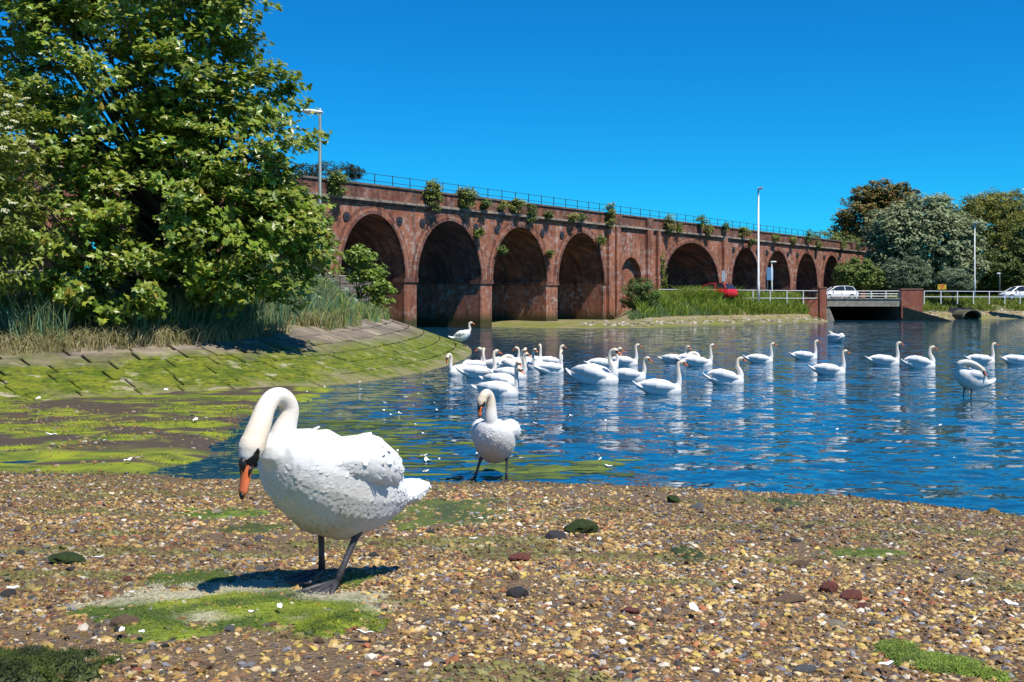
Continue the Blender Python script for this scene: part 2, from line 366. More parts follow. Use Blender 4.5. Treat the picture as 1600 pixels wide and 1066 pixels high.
c = np.ones((len(v), 3))*np.array([.25,.19,.11]); nzv = fbm(v[:,0]*.8, v[:,1]*1.6, 12)
gk = np.clip((nzv-.36)*8, 0, 1)[:,None]*np.clip((.55-h)/.2, 0, 1)[:,None]; c = c*(1-gk)+np.array([.16,.17,.02])*gk
gk = np.clip((h-.75)/.3, 0, 1)[:,None]; c = c*(1-gk)+np.array([.09,.11,.03])*gk
gk = (np.clip((h-1.93)/.05, 0, 1)*np.clip((v[:,0]-8)/3, 0, 1)*(v[:,1] < 145))[:,None]; c = c*(1-gk)+np.array([.06,.06,.062])*gk
tag(link('far_bank', mesh_np('far_bank', v, f, c), mat('far_bank_ground', rough=.95, attr=True, noise=(1.2, (.10,.085,.05), .5), bump=(3, .1)), smooth=True), kind='structure')

# ------------------------------------------------------------------ the viaduct, local x along its length, y away from the water side, z up
via = tag(empty('railway_viaduct', (V0[0], V0[1], 0), math.atan2(D[1], D[0])), 'long red brick railway viaduct with round arches and overgrown parapet', 'viaduct')
def T(px): return (81*1350/(2100-px)-81)/D[1]
def VP(px, py, off=0):                   # photo pixel on the viaduct's front -> local (t, z)
    t = T(px); Y = V0[1]+t*D[1]; return t, CH-(py-HZ)*Y/F
TH, ZS, ZC, ZT = 8.5, 3.3, 8.05, 9.15
arches = [(-57,-50),(-48.6,-41.6),(-40.2,-33.2),(-31.8,-24.8),(-23.4,-16.4)]
arches += [(T(a), T(b)) for a, b in ((524,626),(645,745),(763,848),(866,938))]
big = (T(1031), T(1118))
arches += [big]+[(T(a), T(b)) for a, b in ((1138,1182),(1191,1230),(1239,1273),(1281.5,1309),(1319,1343))]
e = arches[-1][1]+1.7
for i in range(1): arches.append((e, e+7)); e += 8.6
tend = e+5; CROWN = 7.28; NA = 28
def arch_z(a, b, t):
    u = (t-(a+b)/2)/((b-a)/2); return ZS+(CROWN-ZS)*math.sqrt(max(0, 1-u*u))
prev = -75.0
for i, (a, b) in enumerate(arches):
    mb = MB().box(prev, a, 0, TH, -.6, ZC)
    blind = (i == 9)
    if blind:                            # wide pier with the bricked-up side arch between pilasters
        mb = MB(); ba, bb = T(965), T(998); bs, bc = 3.6, 5.6
        mb.box(prev, ba, 0, TH, -.6, ZC); mb.box(bb, a, 0, TH, -.6, ZC); mb.box(ba, bb, .55, TH, -.6, ZC-.01)
        M_ = 16
        for k in range(M_):
            t0 = ba+(bb-ba)*(1-math.cos(math.pi*k/M_))/2; t1 = ba+(bb-ba)*(1-math.cos(math.pi*(k+1)/M_))/2
            zz = [bs+(bc-bs)*math.sqrt(max(0, 1-((t-(ba+bb)/2)/((bb-ba)/2))**2)) for t in (t0, t1)]
            mb.add([(t0,0,zz[0]),(t1,0,zz[1]),(t1,0,ZC),(t0,0,ZC),(t0,.56,zz[0]),(t1,.56,zz[1])], [(0,1,2,3),(0,4,5,1)])
        mb.build('blind_arch_pier', BRICK, via)
        for px, wd in ((947,.9),(958,.7),(1008,.9),(1022,.5)):
            t = T(px); MB().box(t-wd/2, t+wd/2, -.28, .05, -.6, ZC-.02).build('pilaster', BRICK, via)
    else: mb.build('pier', BRICK, via)
    if i == 10:
        t = T(1126); MB().box(t-.4, t+.4, -.3, .05, -.6, ZC-.02).build('pilaster', BRICK, via)
    if not blind and a-prev < 4:
        MB().box(prev-.09, a+.09, -.09, TH, ZS-.22, ZS+.06).build('impost_band', BRICKD if i % 2 else PARAPET, via)
    # spandrel wall and vault
    sp_ = MB(); so = MB(); rg = []
    ts = [a+(b-a)*(1-math.cos(math.pi*k/NA))/2 for k in range(NA+1)]
    for k in range(NA):
        t0, t1 = ts[k], ts[k+1]; z0, z1 = arch_z(a, b, t0), arch_z(a, b, t1)
        zt_ = ZC-.165; sp_.add([(t0,0,z0),(t1,0,z1),(t1,0,zt_),(t0,0,zt_),(t0,TH,z0),(t1,TH,z1),(t1,TH,zt_),(t0,TH,zt_)], [(0,1,2,3),(7,6,5,4),(3,2,6,7)])
        so.add([(t0,0,z0),(t1,0,z1),(t1,TH,z1),(t0,TH,z0)], [(0,3,2,1)])
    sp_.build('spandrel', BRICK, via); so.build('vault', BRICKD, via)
    for ring in range(3):                # header-course rings, each a step proud of the next
        mr_ = MB(); cx, hw = (a+b)/2, (b-a)/2; r0, r1 = .0+ring*.2, .18+ring*.2; pr = -.10+ring*.03
        for k in range(NA):
            th0, th1 = math.pi*(1-k/NA), math.pi*(1-(k+1)/NA)
            q = [(cx+(hw+r)*math.cos(th), ZS+(CROWN-ZS+r)*math.sin(th)) for th in (th0, th1) for r in (r0, r1)]
            mr_.add([(q[0][0],pr,q[0][1]),(q[2][0],pr,q[2][1]),(q[3][0],pr,q[3][1]),(q[1][0],pr,q[1][1]),
                     (q[0][0],.1,q[0][1]),(q[2][0],.1,q[2][1]),(q[3][0],.1,q[3][1]),(q[1][0],.1,q[1][1])], [(0,1,2,3),(0,4,5,1),(3,2,6,7)])
        if b-a < 9 or ring < 3: mr_.build('arch_ring', PARAPET if ring != 1 else BRICK, via)
    if i < 14 and i != 9:
        for tt in (a+.55, b-.55):        # iron tie plates beside the crown
            pm = MB(); pm.tube([(tt,-.09,ZC-1.05),(tt,.02,ZC-1.05)], .27, 14); pm.tube([(tt,-.14,ZC-1.05),(tt,-.08,ZC-1.05)], .08, 8); pm.build('tie_plate', DARK, via)
    prev = b
MB().box(prev, tend, 0, TH, -.6, ZC).build('abutment', BRICK, via)
t0 = -75
MB().box(t0, tend, -.22, TH+.2, ZC, ZC+.16).build('string_course', STONE, via)
MB().box(t0, tend, -.10, TH+.1, ZC-.16, ZC-.002).build('lower_moulding', PARAPET, via)
k = t0
mbp = MB().box(t0, tend, -.04, .42, ZC+.16, ZT-.12); mbp.build('parapet', PARAPET, via)
MB().box(t0, tend, TH-.4, TH, ZC+.16, ZT-.12).build('parapet', PARAPET, via)
MB().box(t0, tend, -.13, .5, ZT-.12, ZT).build('coping', mat('coping_stone', (.17,.13,.11), .9, noise=(1.5, (.05,.04,.04), .9)), via)
MB().box(t0, tend, .42, TH-.4, ZC+.16, ZC+.3).build('track_bed', SOIL, via)
for px in (947, 958, 1008, 1126, 1328):
    t = T(px); MB().box(t-.5, t+.5, -.24, .44, ZC+.163, ZT-.122).build('parapet_pier', PARAPET, via)
rl = MB()
for zz in (.42, .85): rl.tube([(t0, .75, ZT+zz-.1), (tend, .75, ZT+zz-.1)], .018, 6)
rl.build('handrail', DARK, via)
t = t0; pm = MB().box(-.02, .02, .73, .77, ZC+.3, ZT+.8).mesh('rail_post'); pm.materials.append(DARK)
while t < tend:
    o = link('rail_post', pm, None, via); o.location.x = t; t += 1.7

# ------------------------------------------------------------------ foliage
def frames(nrm):
    nrm = nrm/np.linalg.norm(nrm, axis=1, keepdims=True); a = rng.normal(size=nrm.shape)
    u = np.cross(nrm, a); u /= np.linalg.norm(u, axis=1, keepdims=True); return u, np.cross(nrm, u), nrm
def scatter(name, tv, tf, pos, nrm, size, colr, mt, parent=None, kind='stuff', u=None):
    tv = np.array(tv, float); N_ = len(pos); uu, vv_, nn = frames(nrm)
    if not hasattr(size, '__len__'): size = np.full(N_, size)
    V = pos[:,None,:]+size[:,None,None]*(tv[None,:,0,None]*uu[:,None,:]+tv[None,:,1,None]*vv_[:,None,:]+tv[None,:,2,None]*nn[:,None,:])
    n = len(tv); F_ = (np.array(tf)[None]+(np.arange(N_)*n)[:,None,None]).reshape(-1, len(tf[0]))
    me = mesh_np(name, V.reshape(-1, 3), F_, np.repeat(colr, n, axis=0))
    o = link(name, me, mt, parent)
    if kind: o['kind'] = kind
    return o
PAL_R = [(.12,0),(.30,.30),(.18,.62),(.52,.58),(.36,.95),(.0,.62)]
_o = [(0,0)]
maple = []
for ang, r in ((-95,.12),(-35,.5),(-12,.34),(18,.82),(42,.42),(68,.72),(90,1.0),(112,.72),(138,.42),(162,.82),(192,.34),(215,.5),(275,.12)):
    maple.append((r*.5*math.cos(R(ang)), r*.5*math.sin(R(ang)), -.10*r*abs(math.cos(R(ang)))))
MAPLE_V = [(0,0,.03)]+maple; MAPLE_F = [(0,i,i+1) for i in range(1, len(maple))]
LEAF_V = [(0,-.5,0),(.22,-.05,.05),(0,.5,-.06),(-.22,-.05,.05)]; LEAF_F = [(0,1,2,3)]
THIN_V = [(0,-.5,0),(.1,0,.03),(0,.5,-.05),(-.1,0,.03)]
def crown_points(blobs, nclump, per, rc, shell=.55):
    blobs = np.array(blobs, float); vol = (blobs[:,3]*blobs[:,4]*blobs[:,5])**.67; pick = rng.choice(len(blobs), nclump, p=vol/vol.sum())
    d = rng.normal(size=(nclump, 3)); d /= np.linalg.norm(d, axis=1, keepdims=True)
    rad = shell+(1.06-shell)*rng.random(nclump)**.6
    cc = blobs[pick,:3]+d*rad[:,None]*blobs[pick,3:6]
    tone = rng.random(nclump)
    q = rng.normal(size=(nclump*per, 3)); q *= (rng.random(nclump*per)**.4/np.linalg.norm(q, axis=1))[:,None]
    q *= np.array([1, 1, .62]); pos = np.repeat(cc, per, axis=0)+q*np.repeat(rc*(.6+.8*rng.random(nclump)), per)[:,None]
    out = np.repeat(d, per, axis=0)
    return pos, out, np.repeat(tone, per), cc
def leaf_cols(base, tone, n, var=.35, hue=None):
    k = (.72+.5*tone+var*(rng.random(n)-.5))[:,None]; c = np.array(base)[None]*k
    if hue is not None:
        h = (rng.random(n) < hue[1])[:,None]; c = np.where(h, np.array(hue[0])[None]*k, c)
    return c
def branches(root, base, ccs, rad, n, name='trunk', fork=.35, mt=BARK):
    mb = MB(); base = Vector(base); ctr = Vector(np.mean(ccs, axis=0)); f0 = base.lerp(ctr, fork)
    mb.tube([base-Vector((0,0,.3)), base.lerp(f0, .5)+Vector((rad*.6, 0, 0)), f0], [rad*1.25, rad, rad*.8], 9)
    for q in random.sample([tuple(x) for x in ccs], min(n, len(ccs))):
        q = Vector(q); m_ = f0.lerp(q, .5)+Vector((random.uniform(-1,1), random.uniform(-1,1), random.uniform(-.2,1)))*rad*1.3
        s0 = base.lerp(f0, random.uniform(.55, 1))
        mb.tube([s0, s0.lerp(m_, .5), m_, q], [rad*.45, rad*.35, rad*.2, rad*.05], 5)
    return mb.build(name, mt, root, True)
def tree(name, label, cat, base, blobs, nclump, per, rc, size, color, group=None, hue=None, tv=LEAF_V, tf=LEAF_F, mt=FARLEAF, trad=.2, nb=14, shell=.5, upbias=.5):
    b = Vector(base); root = tag(empty(name, b), label, cat, group)
    bl = [(x-b.x, y-b.y, z-b.z, rx, ry, rz) for x, y, z, rx, ry, rz in blobs]
    pos, out, tone, cc = crown_points(bl, nclump, per, rc, shell)
    nrm = out*.45+np.array([0, 0, upbias])+np.array(sdir)*.55+rng.normal(size=pos.shape)*.5
    o = scatter('crown', tv, tf, pos, nrm, size*(.65+.6*rng.random(len(pos))), leaf_cols(color, tone, len(pos), hue=hue), mt, root)
    if nb: branches(root, (0,0,0), cc, trad, nb)
    return root, pos, out, tone
def blob(px, py, Y, wpx, hpx, dep=None):
    p = P(px, py, Y); k = Y/F; return (p.x, p.y, p.z, wpx*k/2, (dep if dep else wpx*k/2*.8), hpx*k/2)

# big sycamore over the revetment
yb = 27.0
blobs = [blob(250,330,yb,330,300,1.9),blob(130,130,yb,330,300,1.9),blob(300,110,yb+.5,260,300,1.8),blob(360,210,yb,260,230,1.5),blob(405,150,yb,130,90,.8),blob(400,380,yb-.3,230,200,1.4),
         blob(60,330,yb-1,260,330,1.8),blob(180,-80,yb,480,300,2.2),blob(445,340,yb,150,110,.9),blob(330,20,yb,170,150,1.1),blob(180,440,yb-.8,330,120,1.3),blob(385,440,yb-.4,190,90,1),blob(470,345,yb+.3,80,60,.5),blob(410,270,yb+.6,110,80,.6),blob(480,380,yb+.2,90,80,.6),blob(440,120,yb,70,50,.5),blob(40,60,yb,260,260,1.6),blob(440,310,yb+.4,80,50,.5)]
root, pos, out, tone = tree('sycamore_tree', 'large leafy green sycamore overhanging the weedy stone revetment', 'tree', bank(22.2, 5.2)[:], blobs, 1350, 32, .36, .28, (.18,.265,.026), hue=((.28,.31,.04), .35), tv=MAPLE_V, tf=MAPLE_F, mt=LEAF, trad=.22, nb=70, shell=.45)
lm = []
for k in range(6):
    vv_ = np.array(MAPLE_V)*[1, 1, 1+k*.3]; cc_ = np.tile(np.array([(.19,.28,.03),(.25,.30,.04),(.16,.25,.04),(.27,.32,.07),(.2,.29,.03),(.32,.26,.04)][k]), (len(vv_), 1))
    m_ = mesh_np('leaf', vv_, [tuple(x) for x in MAPLE_F], cc_); m_.materials.append(LEAF); lm.append(m_)
front = np.argsort(pos[:,1]+rng.normal(size=len(pos))*.5)[:2600]; front = rng.choice(front, 298, replace=False)
for i in front:
    o = bpy.data.objects.new('leaf', lm[random.randrange(6)]); col.objects.link(o); o.parent = root
    o.location = pos[i]+np.array([0, -.08, .03]); o.scale = (random.uniform(.26, .36),)*3
    n_ = Vector(out[i]*.5)+Vector((random.gauss(.1,.4), random.gauss(-.5,.4), random.gauss(.8,.4))); o.rotation_euler = n_.to_track_quat('Z', 'Y').to_euler()
# elder bush with flower heads
el_b = [blob(-10,300,24,150,330,1.1),blob(20,230,24,70,150,.6),blob(0,180,24,60,80,.5)]
root, pos, out, tone = tree('elder_bush', 'yellow-green elder bush with cream flower heads beside the sycamore', 'bush', bank(17.5, 5.0)[:], el_b, 170, 26, .28, .16, (.24,.28,.04), mt=LEAF, trad=.07, nb=16)
fm = MB()
for k in range(26):
    a = random.random()*6.28; r = math.sqrt(random.random()); fm.ball((r*math.cos(a)*.5, r*math.sin(a)*.5, .12*(1-r*r)), .09, 5, 4)
fmm = fm.mesh('flower_head'); fmm.materials.append(mat('cream_petals', (.58,.55,.33), .8))
for px, py in ((8,178),(22,190),(14,200),(48,222),(4,232),(30,165),(20,318),(8,330),(40,155),(-4,196),(36,240),(12,150)):
    q = P(px, py, 22.85)-root.location; o = link('flower_head', fmm, None, root); o.location = q; o.scale = (.17,.17,.17); o.rotation_euler = (random.uniform(.1,.7), random.uniform(-.4,.4), 0)
# young sycamore by the wall
tree('young_sycamore', 'young green sycamore sapling growing against the first open arch', 'tree', bank(41.5, 4.6)[:], [blob(565,415,46,50,60,.6),blob(585,440,46,44,60,.6),blob(595,458,45.5,36,40,.5),blob(552,400,46,24,24,.3)], 130, 16, .24, .24, (.19,.27,.03), mt=LEAF, tv=MAPLE_V, tf=MAPLE_F, trad=.05, nb=10)
# trees and bushes beyond the road
def far_tree(name, label, Y, bl, n, per, rc, size, colr, hue=None, cat='tree', tv=LEAF_V, base_px=None, trad=.22, ub=.5, zb=2.0):
    bx = base_px if base_px else bl[0][0]
    b = ((bx-800)*Y/F, Y, zb)
    return tree(name, label, cat, b, [blob(*(q[:2]), Y+(q[4] if len(q) > 4 else 0), q[2], q[3]) for q in bl], n, per, rc, size, colr, hue=hue, tv=tv, trad=trad, upbias=ub, nb=12)
far_tree('white_poplar', 'broad silvery grey-green tree in front of the bronze one', 134, [(1440,390,150,130),(1400,360,90,80),(1450,340,90,70),(1490,375,90,90),(1410,420,110,70),(1500,420,80,60),(1380,390,60,60),(1465,325,50,40)], 1500, 24, .75, .55, (.25,.29,.15), tv=LEAF_V)
far_tree('bronze_tree', 'tall bronze and dark green tree rising behind the silvery tree', 158, [(1365,345,120,100),(1345,370,90,80),(1385,305,70,50),(1410,310,50,44),(1330,385,60,40),(1360,310,60,40),(1395,340,80,60)], 1000, 26, .7, .52, (.11,.13,.03), hue=((.24,.15,.04), .5))
far_tree('weeping_willow', 'yellow-green drooping willow beyond the right end of the railing', 155, [(1545,350,100,90),(1530,330,60,50),(1570,325,60,60),(1590,370,70,110),(1555,390,90,70),(1510,345,40,40)], 1000, 26, .8, .62, (.29,.29,.05), hue=((.12,.11,.04), .3), tv=THIN_V, ub=-.2)
far_tree('dark_evergreen', 'dark green tree at the foot of the willow', 146, [(1560,420,70,60),(1540,425,50,50),(1598,400,40,90),(1580,430,40,40)], 520, 26, .6, .45, (.10,.14,.03))
far_tree('hawthorn_bush', 'bright green bush beside the last open arches', 126, [(1338,428,60,48),(1322,436,36,30),(1362,436,40,36)], 300, 24, .5, .36, (.16,.22,.05), cat='bush', trad=.1)
far_tree('tamarisk_bush', 'feathery grey-green bush left of the graffiti board', 126, [(1425,428,54,50),(1405,438,30,30),(1395,425,30,40)], 320, 26, .45, .4, (.18,.23,.13), cat='bush', tv=THIN_V, trad=.1)
far_tree('tamarisk_bush', 'feathery grey-green bush right of the graffiti board', 126, [(1488,436,46,36),(1508,444,26,20)], 240, 26, .4, .38, (.20,.25,.14), cat='bush', tv=THIN_V, trad=.1)
far_tree('low_hedge', 'dark low hedge behind the second white car', 150, [(1590,440,60,26),(1556,446,90,34),(1630,436,80,34),(1520,446,70,34)], 380, 24, .5, .38, (.13,.17,.03), cat='hedge', trad=.08)
far_tree('field_hedge', 'long dark hedge under the trees behind the graffiti board', 150, [(x_, 450, 60, 46) for x_ in range(1365, 1600, 24)], 900, 24, .6, .5, (.09,.13,.03), cat='hedge', base_px=1480, trad=.06)
far_tree('parapet_scrub', 'green scrub growing behind the parapet near the bronze tree', 150, [(1290,372,60,22),(1265,376,30,18),(1320,378,50,20)], 130, 20, .5, .32, (.17,.21,.04), cat='bush', zb=8.2, trad=.08)
far_tree('holly_bush', 'rounded dark green bush in front of the bricked-up arch', 93, [(1000,461,56,50),(988,468,34,34),(1012,466,34,38),(1000,447,36,24)], 260, 22, .3, .18, (.075,.14,.03), cat='bush', zb=.9, trad=.1)
# plants rooted in the viaduct
def via_world(t, off, z): return Vector((V0[0]+t*D[0]+N[0]*off, V0[1]+t*D[1]+N[1]*off, z))
def via_plant(px, py, wp, hp, i, big=False):
    t, z = VP(px, py); Y = V0[1]+t*D[1]; k = Y/F; c0 = via_world(t, .35, z)
    b = via_world(t, 0.05, z-hp*k*.35)
    colr = random.choice([(.17,.22,.04),(.11,.16,.035),(.21,.23,.05)])
    bl = [(c0.x, c0.y, c0.z, wp*k/2, .45, hp*k/2), (c0.x+.1, c0.y-.1, c0.z+hp*k*.2, wp*k*.32, .35, hp*k*.35)]
    tree('wall_shrub', 'shrub rooted in the viaduct brickwork below the parapet' if not big else big, 'shrub', b[:], bl, int(10+wp*hp*.05), 22, .3, .2, colr, group='shrubs growing out of the viaduct' if not big else None, nb=5, trad=.03)
VPL = [(663,307,30,46),(716,311,40,30),(797,322,26,20),(747,320,12,12),(775,323,10,12),(820,335,12,26),(846,336,9,12),(884,341,12,16),(899,340,8,8),(943,338,16,38),(1035,351,17,28),(1052,356,6,14),(1087,348,15,22),(1097,360,14,15),(1124,357,9,14),(1153,363,26,13),(1165,378,9,12),(1203,373,12,14),(1231,377,10,14),(1256,372,14,25),(1271,381,9,20),(1309,383,8,12),(1336,386,18,12),(736,366,10,14),(772,392,10,10),(928,378,9,14),(512,288,34,34),(848,397,8,10)]
for i, q in enumerate(VPL):
    via_plant(*q, i, {0:'tallest dark shrub rooted under the viaduct parapet', 1:'broad yellow-green shrub on the viaduct cornice over an arch', 26:'dark ivy clump on the parapet behind the street lamp'}.get(i))
t, z = VP(1026, 435); c0 = via_world(t, .3, z)
tree('ivy_column', 'tall narrow ivy climbing the pier beside the wide arch', 'ivy', via_world(t, .2, 1.6)[:], [(c0.x, c0.y, 3+i*.9, .42-.04*i, .3, .7) for i in range(4)], 70, 22, .25, .17, (.16,.20,.03), nb=3, trad=.04)
for i, (px, wp, hp) in enumerate(((545,30,24),(573,36,36),(603,46,30),(620,20,20))):
    t, z = VP(px, 274); c0 = via_world(t, -4, z+.2); k = c0.y/F
    tree('trackside_bush', 'dark leafy bush rising over the parapet behind the rails', 'bush', (c0.x, c0.y, ZC+.3), [(c0.x, c0.y, c0.z+.25, wp*k/2, .7, hp*k/2)], 34, 20, .3, .2, (.035,.055,.02), group='bushes on top of the viaduct', nb=8, trad=.05)

# ------------------------------------------------------------------ grass and plants on the banks
def grass(name, pts, h, wd, cols, lean=.35, label=None, cat='grass', jitter=.3):
    pts = np.array(pts); n = len(pts); hh = h*(.5+.8*rng.random(n)) if not hasattr(h, '__len__') else h*(.5+.8*rng.random(n))
    az = rng.random(n)*6.283; ln = lean*hh*(.3+rng.random(n)); face = rng.random(n)*3.14
    dx, dy = np.cos(az)*ln, np.sin(az)*ln; wx, wy = np.cos(face)*wd, np.sin(face)*wd
    z0 = np.zeros(n)
    a = pts+np.stack([-wx,-wy,z0],1); b = pts+np.stack([wx,wy,z0],1)
    m1 = pts+np.stack([dx*.35-wx*.8, dy*.35-wy*.8, hh*.6],1); m2 = pts+np.stack([dx*.35+wx*.8, dy*.35+wy*.8, hh*.6],1)
    tp = pts+np.stack([dx, dy, hh*(1-.25*lean)],1)
    V = np.stack([a,b,m2,m1,tp],1).reshape(-1,3); i = np.arange(n)[:,None]*5
    f = [tuple(q) for q in (i+np.array([[0,1,2,3]])).tolist()]+[tuple(q) for q in (i+np.array([[3,2,4]])).tolist()]
    cs = np.array(cols)[rng.integers(0, len(cols), n)]*(.75+.5*rng.random((n,1)))
    o = link(name, mesh_np(name, V, f, np.repeat(cs, 5, axis=0)), BLADE); tag(o, label, cat, kind='stuff'); return o
BG = [(.15,.26,.14),(.12,.23,.12),(.19,.27,.12),(.27,.26,.10)]; ST = [(.36,.29,.13),(.28,.24,.10),(.17,.19,.06),(.42,.36,.2)]; GR = [(.18,.26,.04),(.24,.30,.06),(.14,.21,.04)]
def bank_pts(n, s0, s1, w0, w1, thr=0, seed=0):
    o = []
    while len(o) < n:
        s, w_ = random.uniform(s0, s1), random.uniform(w0, w1); q = bank(s, w_, -.03)
        if thr and fbm(q.x*.9, q.y*.9, seed) < thr: continue
        o.append(q[:])
    return o
grass('reed_grass', bank_pts(9000, 11, 25.5, 4.0, 6.6, .42, 3), 1.05, .012, BG, .4, 'tall blue-green grass along the foot of the sycamore')
grass('dry_grass', bank_pts(7500, 9, 27, 3.2, 5.2, .44, 5), .45, .010, ST, .7, 'straw-coloured dry grass fringing the revetment top')
grass('bank_grass', bank_pts(13000, 25, 50, 3.15, 8.5, .40, 8), .5, .014, GR+BG[:2]+ST[:1], .5, 'green grass sloping up to the old stone wall')
grass('reed_grass', bank_pts(2600, 25, 29.5, 4.0, 6.2, .4, 13), 1.0, .014, BG, .35, 'dense blue-green reed clump at the right side of the sycamore')
grass('golden_grass', bank_pts(2600, 30, 46, 7.4, 10, .4, 15), .5, .014, [(.36,.36,.10),(.28,.30,.08),(.2,.24,.05)], .5, 'yellow grass on top of the stone wall')
q = []
for _ in range(500):
    s, w_ = random.gauss(39.5, 1.4), random.gauss(4.9, .45); q.append(bank(s, max(w_, 3.8), .12)[:])
q = np.array(q); root = tag(empty('silver_ragwort', bank(39.5, 4.9)[:]), 'low silvery-leaved plant spreading on the grassy slope', 'plant')
scatter('foliage', LEAF_V, LEAF_F, q-np.array(root.location)+rng.normal(size=q.shape)*.12, rng.normal(size=q.shape)*.5+[0,0,1], .3*(.6+.6*rng.random(len(q))), leaf_cols((.24,.30,.22), rng.random(len(q)), len(q)), FARLEAF, root)
def far_pts(n, x0, x1, d0, d1, thr=.4, seed=1):
    o = []
    while len(o) < n:
        X = random.uniform(x0, x1); Y = float(np.interp(X, FW[:,0], FW[:,1]))+random.uniform(d0, d1)
        if fbm(X*.35, Y*.35, seed) < thr or 29.2 < X < 38.9: continue
        o.append((X, Y, float(far_z(X, Y))-.05))
    return o
grass('shore_grass', far_pts(14000, 10, 29.3, 5.8, 13.5, .31), .92, .03, [(.18,.26,.025),(.25,.31,.04),(.12,.18,.025)], .6, 'lush green grass below the white railing beside the arches')
grass('salt_grass', far_pts(3000, 9, 18, 5.8, 8.2, .36, 4), .5, .028, [(.14,.23,.08),(.18,.26,.10)], .5, 'blue-green salt grass at the edge of the pale sand')
grass('dry_grass', far_pts(1800, 16, 29.5, 6, 9, .45, 6), .35, .026, ST, .6, 'thin dry grass above the stony far shore')
grass('shore_grass', far_pts(13000, 40, 75, 2.6, 10, .34, 9), .75, .03, [(.19,.25,.03),(.26,.29,.045),(.12,.17,.025)], .5, 'green grass bank over the culvert pipe')

# old stone block wall on the bank
SB = mat('old_stone', (.26,.22,.18), .95, noise=(2.5, (.07,.06,.05), .9), bump=(9, .04))
wl = tag(empty('stone_wall', bank(33, 7.2)[:]), 'old weathered stone block wall half buried in the grassy bank', 'wall')
bm = bmesh.new(); bmesh.ops.create_cube(bm, size=1); bmesh.ops.bevel(bm, geom=bm.edges[:], offset=.06, segments=1, affect='EDGES')
sbm = bpy.data.meshes.new('stone_block'); bm.to_mesh(sbm); bm.free(); sbm.materials.append(SB)
wa, wb = Vector((-8.5, 43.5, 0)), Vector((-6.35, 50.5, 0)); wl.location = (wa.x, wa.y, 2.0); wd_ = (wb-wa).normalized()
for r_ in range(4):
    u = .3*(r_ % 2)
    while u < (wb-wa).length:
        L = random.uniform(.7, 1.1); q = wa+wd_*u; o = link('stone_block', sbm, None, wl)
        o.location = Vector((q.x, q.y, 1.75-.02*u+r_*.36))-Vector(wl.location); o.rotation_euler = (random.gauss(0,.03), random.gauss(0,.03), math.atan2(wd_.y, wd_.x)+random.gauss(0,.03)); o.scale = (L-.03, .5+random.uniform(-.06,.06), .345); u += L

# ------------------------------------------------------------------ road bridge, railings, culvert
YB = 112.0
def bx(px, Y=YB): return (px-800)*Y/F
def bz(py, Y=YB): return CH-(py-HZ)*Y/F
br = tag(empty('road_bridge', (bx(1350), YB, 0)), 'low concrete road bridge over the creek outfall', 'bridge')
x0, x1 = bx(1292)-br.location.x, bx(1408)-br.location.x
MB().box(x0, x1, 0, 14, bz(479), bz(467.5)).build('deck_beam', CONC, br)
MB().box(x0-.02, x1+.02, -.08, .3, bz(467.5), bz(466)).build('deck_edge', CONC, br)
MB().add([(x0-.6,.1,2.0),(x0,.1,2.0),(x0+.95,.1,-.5),(x0-.6,.1,-.5),(x0-.6,15,2.0),(x0,15,1.3),(x0+.95,15,-.5)], [(0,1,2,3),(1,5,6,2),(0,4,5,1)]).build('abutment', CONC, br)
MB().box(x1-.003, x1+.5, .1, 15, -.5, bz(479)-.004).build('abutment', CONC, br)
MB().box(x0-1, x1+1, 14.2, 15, -.5, 2).build('added_end_wall', BRICKD, br)  # added to close off the tunnel and keep the opening dark
ww = x1+.05; xe = bx(1466)-br.location.x
MB().add([(ww,-.1,bz(479)),(xe,-3.5,.02),(xe,-3.5,-.5),(ww,-.1,-.5),(ww,.4,bz(479)),(xe,-3.0,.05),(xe,-3,-.5),(ww,.4,-.5)], [(0,3,2,1),(4,5,6,7),(0,1,5,4),(1,2,6,5),(0,4,7,3)]).build('wing_wall', mat('weedy_concrete', (.10,.095,.06), .95, noise=(2, (.04,.05,.02), .8)), br)
def brick_block(name, label, px0, px1, y0, y1, Y, dep, capm=True):
    a = P((px0+px1)/2, y1, Y); o = tag(empty(name, (a.x, Y, a.z)), label, 'brick pier'); hw = (px1-px0)*Y/F/2; h = (y1-y0)*Y/F
    MB().box(-hw, hw, 0, dep, -1.2, h-.1).build('brickwork', REDBRICK, o)
    if capm: MB().box(-hw-.05, hw+.05, -.05, dep+.05, h-.1, h).build('coping', mat('pier_cap', (.25,.12,.08), .9), o)
brick_block('brick_pier', 'tall square brick pier where the bridge railing starts', 1281, 1291.5, 449, 481, YB-.15, .8)
brick_block('brick_wall', 'low brick wall running up to the tall bridge pier', 1254, 1280.5, 465, 481, YB, .5)
brick_block('brick_wall', 'wide red brick block at the far end of the bridge railing', 1408.5, 1442, 451, 478, YB-.15, .9)
def railing(name, label, a, b, rails, step, Y0, Y1, top):
    A = Vector((bx(a, Y0), Y0, 0)); B = Vector((bx(b, Y1), Y1, 0)); o = tag(empty(name, (A.x, A.y, 2.0)), label, 'railing')
    L = (B-A).length; n = max(2, round(L/step))
    for zz in rails: MB().tube([(0,0,zz), ((B-A).x, (B-A).y, zz)], .035, 6).build('rail', WHITE_METAL, o)
    pm = MB().box(-.04,.04,-.04,.04,-.4,top+.02).mesh('post'); pm.materials.append(WHITE_METAL)
    for i in range(n+1):
        q = link('post', pm, None, o); q.location = (B-A)*(i/n)
railing('railing', 'white two-rail railing along the grass before the bridge', 1030, 1280, (.15,.88), 2.4, 99, YB+.2, .88)
railing('railing', 'white four-rail railing across the concrete bridge', 1293, 1407, (.12,.36,.6,.86), 1.5, YB+.15, YB+.15, .86)
